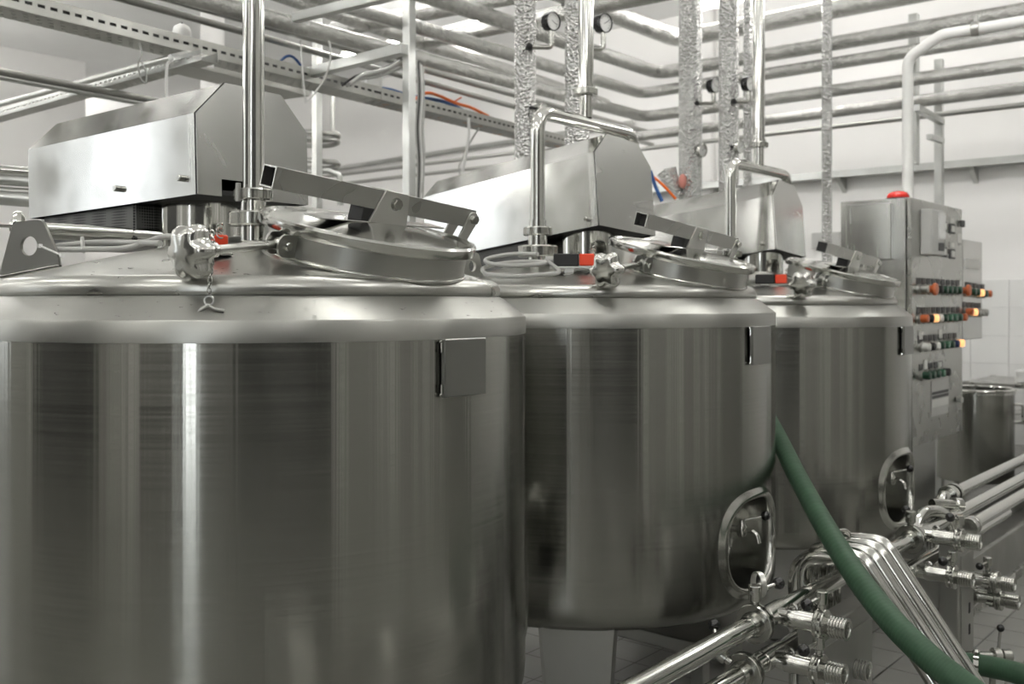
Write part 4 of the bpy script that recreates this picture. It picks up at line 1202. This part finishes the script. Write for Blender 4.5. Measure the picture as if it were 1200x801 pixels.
def path_pipe(name, label, pts, r, mat, rad, group=None, seg=20):
    m = MB(); m.tube(bend(pts, rad, 6), r, seg); return tag(m.build(name, mat), label, 'pipe', group)


G1 = 'foil-jacketed pipes under the ceiling'
path_pipe('insulated_pipe', 'uppermost thick foil-jacketed pipe crossing the top right corner', [(1.0, 4.0, 3.50), (6.8, 4.0, 3.50), (6.8, -3.4, 3.50)], 0.068, 'jacket', 0.15, G1)
path_pipe('insulated_pipe', 'second foil-jacketed pipe from the top at upper right', [(1.0, 4.17, 3.26), (6.8, 4.17, 3.26), (6.8, -3.4, 3.26)], 0.052, 'jacket', 0.13, G1)
path_pipe('insulated_pipe', 'third foil-jacketed pipe from the top at upper right', [(1.0, 4.33, 3.12), (6.8, 4.33, 3.12), (6.8, -3.4, 3.12)], 0.044, 'jacket', 0.12, G1)
path_pipe('insulated_pipe', 'fourth foil-jacketed pipe from the top at upper right, elbowing behind the column', [(1.0, 4.31, 2.93), (6.8, 4.31, 2.93), (6.8, -3.4, 2.93)], 0.044, 'jacket', 0.12, G1)
path_pipe('insulated_pipe', 'lowest foil-jacketed pipe at upper right, behind the conduit elbow', [(7.05, 4.6, 2.83), (7.05, -3.4, 2.83)], 0.042, 'jacket', 0.12, G1)
path_pipe('thin_pipe', 'upper of two thin dark pipes below the foil pipes at upper right', [(7.4, 9.5, 2.89), (7.4, -3.4, 2.89)], 0.019, 'dull', 0.1, 'thin dark pipes at upper right')
path_pipe('thin_pipe', 'lower of two thin dark pipes below the foil pipes at upper right', [(7.4, 9.5, 2.785), (7.4, -3.4, 2.785)], 0.019, 'dull', 0.1, 'thin dark pipes at upper right')
hpipe('insulated_pipe', 'foil pipe crossing from the tall left post to the twin risers', 'pipe', (492, 50), (603, 27), 0.056, 'jacket', 3.38, ext=(0.0, 3.5), group=G1)
hpipe('insulated_pipe', 'short foil pipe at the top edge right of the tall post', 'pipe', (470, 20), (576, 0), 0.056, 'jacket', 3.38, ext=(0.6, 2.5), group=G1)
hpipe('insulated_pipe', 'long foil pipe passing behind the tall post and meeting the crossing foil pipe', 'pipe', (345, -2), (603, 86), 0.058, 'jacket', 3.38, ext=(1.5, 1.6), group=G1)
hpipe('thin_pipe', 'upper thin steel pipe running above the cable tray', 'pipe', (208, 1), (603, 111), 0.021, 'dull', 2.95, ext=(1.5, 2.2), group='thin pipes above the cable tray')
hpipe('thin_pipe', 'lower thin steel pipe running just above the cable tray', 'pipe', (200, 14), (603, 125), 0.019, 'dull', 2.90, ext=(1.5, 2.2), group='thin pipes above the cable tray')
hpipe('thin_pipe', 'dark pipe on the left, behind the second perforated tray', 'pipe', (0, 84), (180, 118), 0.020, 'dull', 2.55, ext=(2.0, 0.35))
hpipe('thin_pipe', 'pale thin pipe beside the dark pipe at the left edge', 'pipe', (0, 91), (180, 124), 0.012, 'galv', 2.52, ext=(2.0, 0.30))
hpipe('wall_pipe', 'thin bright pipe along the far wall behind the tall post', 'pipe', tuple(atx(380, 200, UE - 0.06)), tuple(atx(605, 165, UE - 0.06)), 0.03, 'galv', ext=(0.0, 1.6))
for k, (yy, r_, mt) in enumerate(((201, 0.020, 'polish'), (212, 0.022, 'galv'), (225, 0.016, 'dull'), (233, 0.03, 'galv'))):
    hpipe('wall_pipe', ['highest pipe at the left edge beside the drive cover', 'second pipe at the left edge beside the drive cover', 'third, dull pipe at the left edge beside the drive cover', 'lowest pale pipe at the left edge beside the drive cover'][k], 'pipe',
          tuple(dep(-30, yy - 4, 3.9)), tuple(dep(80, yy + 4, 3.95)), r_, mt, group='pipes at the left edge')

# square beams and posts
def post(px, d, wd, z0, z1, label, mat='galv'):
    c = dep(px, 354, d); m = MB(); m.box((wd, wd, z1 - z0), Matrix.Translation((c.x, c.y, (z0 + z1) / 2)), 0.004)
    return tag(m.build('support_post', mat, flat=True), label, 'post', 'square support posts')


post(479.5, 5.83, 0.058, 0, ZC, 'tall square steel post with cables strapped to its side')
post(371.5, 8.0, 0.062, 0, ZC, 'slim square post behind the hanging wire loop')
post(1071, 6.9, 0.060, 2.4, 3.44, 'short square post hanging beside the white conduit', 'galv')
c = aty(1071, 200, 2.3)
post(1100.5, 7.2, 0.055, 0, 3.2, 'square post standing behind the tall control cabinet')
def beam(p1, p2, z, w_, label, ext=(0, 0)):
    a, b = atz(*p1, z), atz(*p2, z); d = (b - a).normalized()
    m = MB(); m.bar(a - d * ext[0], b + d * ext[1], w_, w_, (0, 0, 1), 0.003); tag(m.build('cross_beam', 'galv', flat=True), label, 'beam', 'square cross beams')


beam((372, 83), (474, 57), 2.76, 0.055, 'square cross beam fixed to the tall post over the cable tray', (0.4, 0.0))
beam((396, 9), (450, -4), 2.85, 0.045, 'dark square beam at the top edge left of the tall post', (0.3, 0.5))
T = thing('pipe_bracket', 'square bracket between the white conduit and the post behind the cabinet', 'bracket', dep(1100, 165, 7.0))
a, b = dep(1074, 126, 6.6), dep(1104, 143, 7.15)
m = MB(); m.bar(a, b, 0.04, 0.04); m.build('arm', 'galv', T, flat=True)
for pa, pb in (((1088.5, 138), (1088.5, 160)), ((1088.5, 160), (1104, 165))):
    m = MB(); m.bar(dep(*pa, 6.9), dep(*pb, 6.9 + (0.2 if pb[0] > 1090 else 0)), 0.035, 0.035); m.build('arm', 'galv', T, flat=True)

# white conduit rising from the cabinet
T = thing('cable_conduit', 'white conduit rising from the control cabinet and bending to the right', 'conduit', (5.9, 1.95, 2.0))
z9 = 2.965
m = MB(); m.tube(bend([(5.9, 1.95, 1.99), (5.9, 1.95, 2.86), (5.9, 1.76, z9), (5.9, -2.5, z9)], 0.09, 8), 0.031, 20); m.build('tube', 'white', T)
for y in (1.58, 0.35):
    m = MB(); m.cyl((5.9, y - 0.02, z9), (5.9, y + 0.02, z9), 0.041, 20); m.cyl((5.9, y, z9 + 0.03), (5.9, y, z9 + 0.075), 0.012, 10); m.build('clip', 'dull', T)

# wall tray on the end wall
T = thing('wall_cable_tray', 'long pale cable tray on brackets along the end wall', 'cable tray', (UE - 0.1, 2.0, 2.6))
z8 = atx(1060, 198, UE - 0.1).z
m = MB(); m.bx((UE - 0.16, -3.0, z8 - 0.03), (UE - 0.155, 8.0, z8 + 0.03)); m.bx((UE - 0.155, -3.0, z8 - 0.03), (UE, 8.0, z8 - 0.025)); m.build('channel', 'galv', T, flat=True)
for px in (1140, 985):
    q = atx(px, 200, UE - 0.1); m = MB(); m.prism([(0, 0), (-0.16, 0), (-0.14, -0.03), (0, -0.13)], Matrix(((1, 0, 0, UE), (0, 0, 1, q.y - 0.02), (0, 1, 0, z8 - 0.032), (0, 0, 0, 1))), 0.04, 0.002); m.build('bracket', 'galv', T, flat=True)
q = atx(968, 281, UE - 0.02); m = MB(); m.bx((UE - 0.05, q.y - 0.14, q.z - 0.07), (UE - 0.002, q.y + 0.13, q.z + 0.07), 0.004)
tag(m.build('wall_box', 'grey'), 'small grey box on the end wall behind the farthest lid', 'box')

# vertical foil risers and gauges
def riser(px, d, r, mat, z0, label, name='foil_riser'):
    c = dep(px, 354, d); m = MB(); n = 40
    m.tube([(c.x, c.y, z0 + (ZC - z0) * i / n) for i in range(n + 1)], r, 24); return tag(m.build(name, mat), label, 'pipe', 'foil-wrapped vertical risers'), c


_, R1 = riser(615.5, 5.2, 0.056, 'foil', 0, 'foil-wrapped riser left of the inverted U pipe of the middle tank')
_, R2 = riser(676, 4.9, 0.060, 'foil', 0, 'foil-wrapped riser just behind the polished riser of the middle tank')
_, R3 = riser(809, 6.7, 0.078, 'foil', 0, 'foil-wrapped riser on the left side of the concrete column')
_, R4 = riser(854, 6.4, 0.064, 'foil', 0, 'foil-wrapped riser on the right side of the concrete column')
_, R5 = riser(969, 6.5, 0.033, 'foil', 0, 'slim foil riser standing alone left of the control cabinet')
_, R6 = riser(876, 7.0, 0.030, 'foil', 0, 'slim foil riser hidden behind the polished riser of the farthest tank')


def gauge(c, px, py, spx, spy, r, label, elbow=True):
    d = (c - EYE).dot(FW)
    g = dep(px, py, d - 0.06); s0 = dep(spx, spy, d - 0.062)
    f = (-FW + RT * 0.85 - UP * 0.10).normalized()
    T = thing('pressure_gauge', label, 'gauge', g, 'dial gauges on the risers')
    m = MB(); m.lathe([(0, -0.040), (r * 0.97, -0.040), (r, -0.036), (r, 0.006), (r * 0.92, 0.009), (r * 0.88, 0.004), (r * 0.88, 0.0), (0, 0.0)], frame(g, f), 32); cs = m.build('case', 'black' if elbow else 'polish', T)
    m = MB(); m.lathe([(0, 0.001), (r * 0.9, 0.001)], frame(g, f), 32); dl = m.build('dial', 'dial', T)
    fr = frame(g + f * 0.002, f, RT)
    m = MB()
    for k in range(11):
        a = R(-45 + 27 * k); q = fr @ Vector((math.cos(a) * r * 0.74, math.sin(a) * r * 0.74, 0)); q2 = fr @ Vector((math.cos(a) * r * 0.62, math.sin(a) * r * 0.62, 0)); m.bar(q, q2, r * 0.05, 0.0006, f)
    m.build('scale_mark', 'ink', dl, flat=True)
    m = MB(); m.bar(fr @ Vector((-r * 0.18, -r * 0.10 if px % 2 else r * 0.1, 0)), fr @ Vector((r * 0.6, r * 0.34 * (1 if px % 2 else -1), 0)), r * 0.06, 0.001, f); m.build('needle', 'ink', dl, flat=True)
    if elbow:
        e = Vector((g.x, g.y, s0.z)) - f * 0.012
        m = MB(); m.tube(bend([g - UP * r * 0.9 - f * 0.012, e, s0], 0.02, 6), r * 0.27, 14); m.cyl(g - UP * (r * 1.32) - f * 0.012, g - UP * (r * 0.95) - f * 0.012, r * 0.2, 6); m.build('stem', 'cast', T)
        m = MB(); m.sphere(s0 + (s0 - e).normalized() * 0.01, r * 0.42, 8); m.build('torn_insulation', 'rubber', T)
    else:
        m = MB(); m.cyl(g - f * 0.03, s0, r * 0.28, 12); m.sphere(s0, r * 0.36, 8); m.build('stem', 'rubber', T)
    return T


gauge(R1, 648, 25, 623, 55, 0.049, 'black-rimmed gauge on the leftmost foil riser')
gauge(R2, 709, 27, 690, 57, 0.047, 'black-rimmed gauge beside the polished riser of the middle tank')
gauge(R3, 838, 100, 818, 121, 0.050, 'black-rimmed gauge on the riser left of the column')
gauge(R4, 879, 98, 862, 119, 0.048, 'black-rimmed gauge half hidden by the polished riser of the farthest tank')
gauge(R1, 637, 127, 622, 126, 0.030, 'small steel thermometer at the elbow of the inverted U pipe', False)
gauge(R3, 823, 176, 815, 174, 0.046, 'steel thermometer dial on the riser left of the column', False)
gauge(R4, 867, 172, 858, 172, 0.042, 'steel thermometer dial above the inverted U pipe of the farthest tank', False)

# ---- cable trays
MT['tray'] = metal('tray_steel', (0.50, 0.50, 0.47), 0.40, 0.08, blotch=0.3)
def rust_mat():
    m, t, b = nt('rust_spotted_zinc')
    n = noise(t, mapped(t, (1, 1, 1)), 9, 5, 0.65)
    r = node(t, 'ShaderNodeValToRGB'); r.color_ramp.elements[0].position = 0.55; r.color_ramp.elements[1].position = 0.66
    r.color_ramp.elements[0].color = (0.30, 0.30, 0.285, 1); r.color_ramp.elements[1].color = (0.40, 0.20, 0.10, 1)
    t.links.new(n, r.inputs[0]); t.links.new(r.outputs[0], b.inputs['Base Color'])
    b.inputs['Metallic'].default_value = 0.5; b.inputs['Roughness'].default_value = 0.5
    return m


MT['rust'] = rust_mat()


def slotted_tray(label, A, B, width, side, h, pitch, slot, mats, rungs=True):
    """U-shaped tray; the near wall has real slots. side: unit vector pointing to the far wall"""
    d = (B - A); Ln = d.length; d.normalize()
    T = thing('cable_tray', label, 'cable tray', (A + B) / 2)
    fr = Matrix((d, side, UP)).transposed().to_4x4(); fr.translation = A
    t = 0.003; s0, s1 = h * 0.42, h * 0.62
    m = MB()
    m.box((Ln, t, s0), fr, 0, 1, (Ln / 2, 0, s0 / 2)); m.box((Ln, t, h - s1), fr, 0, 1, (Ln / 2, 0, (h + s1) / 2))
    n = int(Ln / pitch)
    for k in range(n):
        m.box((pitch - slot, t, s1 - s0), fr, 0, 1, (k * pitch + (pitch - slot) / 2, 0, (s0 + s1) / 2))
    m.box((Ln, 0.012, t), fr, 0, 1, (Ln / 2, 0.006, h))
    m.build('near_wall', mats[0], T, flat=True)
    m = MB(); m.box((Ln, t, h), fr, 0, 1, (Ln / 2, width, h / 2)); m.build('far_wall', mats[0], T, flat=True)
    m = MB()
    # bottom sheet with rows of slots
    rows_ = 4
    ys = [width * (i / rows_) for i in range(rows_ + 1)]
    for i in range(rows_):
        y0, y1 = ys[i], ys[i + 1]; g = (y1 - y0) * 0.22
        m.box((Ln, (y1 - y0) - g, t), fr, 0, 1, (Ln / 2, (y0 + y1 - g) / 2, 0))
        off = (i % 2) * pitch / 2
        for k in range(n):
            m.box((pitch * 0.62, g, t), fr, 0, 1, (min(k * pitch + off + pitch * 0.31, Ln - pitch * 0.4), y1 - g / 2, 0))
    m.build('bottom', mats[1], T, flat=True)
    return T


zt = 2.70
A, B = atz(33, 14, zt), atz(655, 168, zt); d = (B - A).normalized(); sd = UP.cross(d).normalized()
mid = A + d * ((B - A).length * 0.52)
slotted_tray('long slotted cable tray crossing the upper left, left of the tall post', A - d * 1.2, mid, 0.17, sd, 0.075, 0.058, 0.034, ('tray', 'tray'))
slotted_tray('rust-spotted cable tray carrying the orange cable, right of the slim post', mid + d * 0.004, B + d * 0.3, 0.17, sd, 0.072, 0.058, 0.034, ('tray', 'rust'))
A2, B2 = atz(-10, 139, 2.60), atz(236, 70, 2.60)
d2 = (B2 - A2).normalized(); sd2 = d2.cross(UP).normalized()
slotted_tray('second perforated tray on the left, running towards the white block', A2 - d2 * 1.0, B2, 0.09, UP.cross(d2) if UP.cross(d2).dot(FW) > 0 else sd2, 0.05, 0.05, 0.03, ('galv', 'tray'))
hpipe('thin_pipe', 'pale round bar lying along the second perforated tray', 'pipe', (0, 122), (200, 68), 0.017, 'galv', 2.63, ext=(1.0, 0.0))
m = MB(); q = atz(225, 72, 2.64); m.box((0.16, 0.14, 0.06), frame(q, UP, d), 0.004); tag(m.build('mounting_block', 'white', flat=True), 'pale block where the two cable trays meet', 'block')
a, b = atz(222, 76, 2.60), atz(362, 112, 2.60)
m = MB(); fr = Matrix(((b - a).normalized(), UP.cross((b - a).normalized()), UP)).transposed().to_4x4(); fr.translation = a
m.box(((b - a).length, 0.20, 0.006), fr, 0, 1, ((b - a).length / 2, 0.10, 0)); m.box(((b - a).length, 0.006, 0.025), fr, 0, 1, ((b - a).length / 2, 0.0, 0.012))
tag(m.build('tray_plate', 'tray', flat=True), 'dark plate hung under the long cable tray above the nearest drive cover', 'plate')
# cables on the tray
def cable(label, pts, r, mat, cat='cable', group=None, name='cable', n=8):
    m = MB(); m.tube(spline([dep(*p) if len(p) == 3 and not isinstance(p, Vector) else p for p in pts], n), r, 8); return tag(m.build(name, mat), label, cat, group)


def td(px): return 1.25 * F / (HY - (14 + (px - 33) * 0.2476))


for k, tr in enumerate((0.035, 0.075)):  # cables made up so the slots in the near wall look dark
    q0, q1 = A - d * 1.1 + sd * tr + UP * 0.034, B + d * 0.2 + sd * (tr + 0.02) + UP * 0.034
    m = MB(); m.tube([q0.lerp(q1, i / 30) for i in range(31)], 0.029 - 0.006 * k, 10); tag(m.build('cable', 'rubber'), ['thick black cable lying at the near wall of the long tray', 'thinner black cable lying in the middle of the long tray'][k], 'cable', 'black cables in the long tray')
cable('orange cable lying along the rust-spotted tray', [(486, 116, td(486)), (500, 109, td(500)), (514, 112, td(514)), (535, 121, td(535)), (552, 126, td(552)), (572, 136, td(572) + 0.05)], 0.011, 'orange')
m = MB(); q = dep(536, 119, td(536)); m.bar(q - RT * 0.02, q + RT * 0.03 + UP * 0.03, 0.02, 0.006); tag(m.build('cable_tie', 'orange'), 'orange tie on the orange cable', 'cable tie')
cable('dark blue cable on the tray left of the tall post', [(405, 98, td(405) + 0.1), (430, 103, td(430) + 0.1), (455, 105, td(455) + 0.1), (480, 112, td(480) + 0.1), (520, 119, td(520) + 0.1), (545, 131, td(545) + 0.1)], 0.014, 'blue')
cable('short blue cable looping out of the tray by the wire', [(324, 76, td(324) + 0.05), (336, 66, td(336) + 0.05), (345, 68, td(345) + 0.05), (355, 80, td(355) + 0.05)], 0.008, 'blue')
cable('blue cable dropping behind the middle drive cover', [(762, 200, 5.6), (768, 218, 5.6), (776, 236, 5.6)], 0.011, 'blue')
cable('orange cable slanting behind the middle drive cover', [(760, 203, 5.7), (775, 215, 5.7), (792, 233, 5.7)], 0.008, 'orange')
for k, (dx, dy) in enumerate(((0, 0), (3, 3), (6, -2), (-3, 6), (2, 9))):
    cable(['black cable draped over the cross beam, topmost of five', 'grey cable in the bunch behind the cross beam', 'pale cable in the bunch behind the cross beam', 'dark cable lowest in the bunch behind the cross beam', 'second lowest cable in the bunch behind the cross beam'][k],
          [(404 + dx, 98 + dy * 0.3, 5.75), (420 + dx, 88 + dy * 0.6, 5.8), (445 + dx, 82 + dy * 0.7, 5.9), (474 + dx, 68 + dy, 6.0)], 0.008, ['rubber', 'cable', 'white', 'rubber', 'cable'][k], group='cables behind the cross beam')
m = MB(); q = dep(438, 96, td(438) + 0.06); m.box((0.10, 0.06, 0.08), frame(q, UP, RT), 0.012); tag(m.build('cable_cleat', 'white'), 'pale plastic cleat on the tray beside the tall post', 'cleat')
for k in range(5):
    px = 488.5 + 1.7 * k
    cable(['leftmost', 'second', 'middle', 'fourth', 'rightmost'][k] + ' of the five cables running down the tall post', [(px, 70 + 2 * k, 5.78), (px + 1.6, 110, 5.78), (px - 0.8, 150, 5.78), (px + 1.2, 190, 5.78), (px, 236, 5.78)], 0.0055, ['cable', 'rubber', 'cable', 'white', 'cable'][k], group='cables down the tall post')
cable('wavy thin wire hanging right of the tall post', [(497, 78, 5.7), (496, 100, 5.7), (498, 125, 5.7), (496, 150, 5.7), (498, 180, 5.7), (495, 215, 5.7), (494, 226, 5.7)], 0.0025, 'cable', 'wire')
# hanging wires
cable('white wire loop hanging in front of the slim post, right strand', [(378, 38, 5.5), (386, 50, 5.5), (387, 70, 5.5), (380, 92, 5.5), (368, 110, 5.5), (359, 119, 5.5)], 0.005, 'white', 'wire')
cable('white wire loop hanging in front of the slim post, left strand', [(352, 47, 5.5), (354, 75, 5.5), (356, 100, 5.5), (358, 121, 5.5)], 0.004, 'white', 'wire')
cable('grey wire loop hanging from the long tray on the left', [(163, 50, 4.70), (166, 64, 4.70), (162, 76, 4.70), (165, 92, 4.70), (171, 97, 4.70), (171, 84, 4.70), (165, 72, 4.70)], 0.004, 'cable', 'wire')
cable('straight pale rod hanging from the mounting block', [(199, 72, 4.6), (196, 76, 4.6), (195, 95, 4.6), (195, 116, 4.6)], 0.007, 'white', 'rod')
cable('grey wire dangling from the rust-spotted tray', [(562, 150, 6.98), (556, 158, 6.98), (548, 172, 6.98), (542, 186, 6.98), (538, 196, 6.98), (540, 208, 6.98)], 0.006, 'cable', 'wire')
cable('white strip hanging from the rust-spotted tray', [(549, 138, 6.86), (549, 160, 6.86), (545, 185, 6.86), (541, 205, 6.86)], 0.010, 'white', 'strip')
# sprinkler-like cap over the tray
c = dep(213, 40, 5.2)
T = thing('detector_cap', 'white domed detector above the long cable tray at upper left', 'detector', c)
m = MB(); m.lathe([(0, 0.052), (0.02, 0.050), (0.040, 0.036), (0.047, 0.01), (0.047, -0.05), (0, -0.05)], Matrix.Translation(c), 28); m.build('dome', 'white', T, 60)
m = MB(); m.cyl(c + UP * 0.05, c + UP * 0.062, 0.006, 10); m.build('nipple', 'ink', T)
# pipe rack seen beyond the slim post
T = thing('pipe_rack', 'stack of looped pipe ends beyond the slim post', 'pipe rack', dep(380, 200, 8.08))
for k, (yy, r_) in enumerate(((155, 0.022), (162, 0.018), (188, 0.022))):
    m = MB(); m.tube(spline([dep(330, yy - 3, 8.15), dep(380, yy + 1, 8.08), dep(394, yy + 2, 8.06), dep(395, yy + 6, 8.08), dep(380, yy + 9, 8.12), dep(340, yy + 8, 8.2)], 8), r_, 10); m.build('looped_pipe', 'dull', T)
m = MB(); m.tube([dep(390, 110, 8.12), dep(390, 155, 8.08)], 0.02, 10); m.build('drop_pipe', 'dull', T)
m = MB(); m.tube(bend([dep(300, 205, 8.05), dep(385, 200, 8.08), dep(398, 205, 8.08), dep(399, 240, 8.08)], 0.08, 6), 0.025, 12); m.build('looped_pipe', 'galv', T)
# paper-wrapped fitting by the column
m = MB(); q = dep(788, 216, 6.66); m.lathe([(0, -0.10), (0.03, -0.09), (0.055, 0.02), (0.07, 0.10), (0.0, 0.12)], frame(q, UP - RT * 0.45), 10); tag(m.build('wrapped_fitting', 'foil'), 'crumpled wrapped fitting in front of the riser left of the column', 'fitting')
m = MB(); q = dep(800, 212, 6.62); m.sphere(q, 0.035, 12, (0.8, 0.8, 1.4)); mt_ = plain('pale_red_wrap', (0.75, 0.30, 0.25), 0.5); tag(m.build('red_cap', mt_), 'pale red cap on the riser left of the column', 'cap')
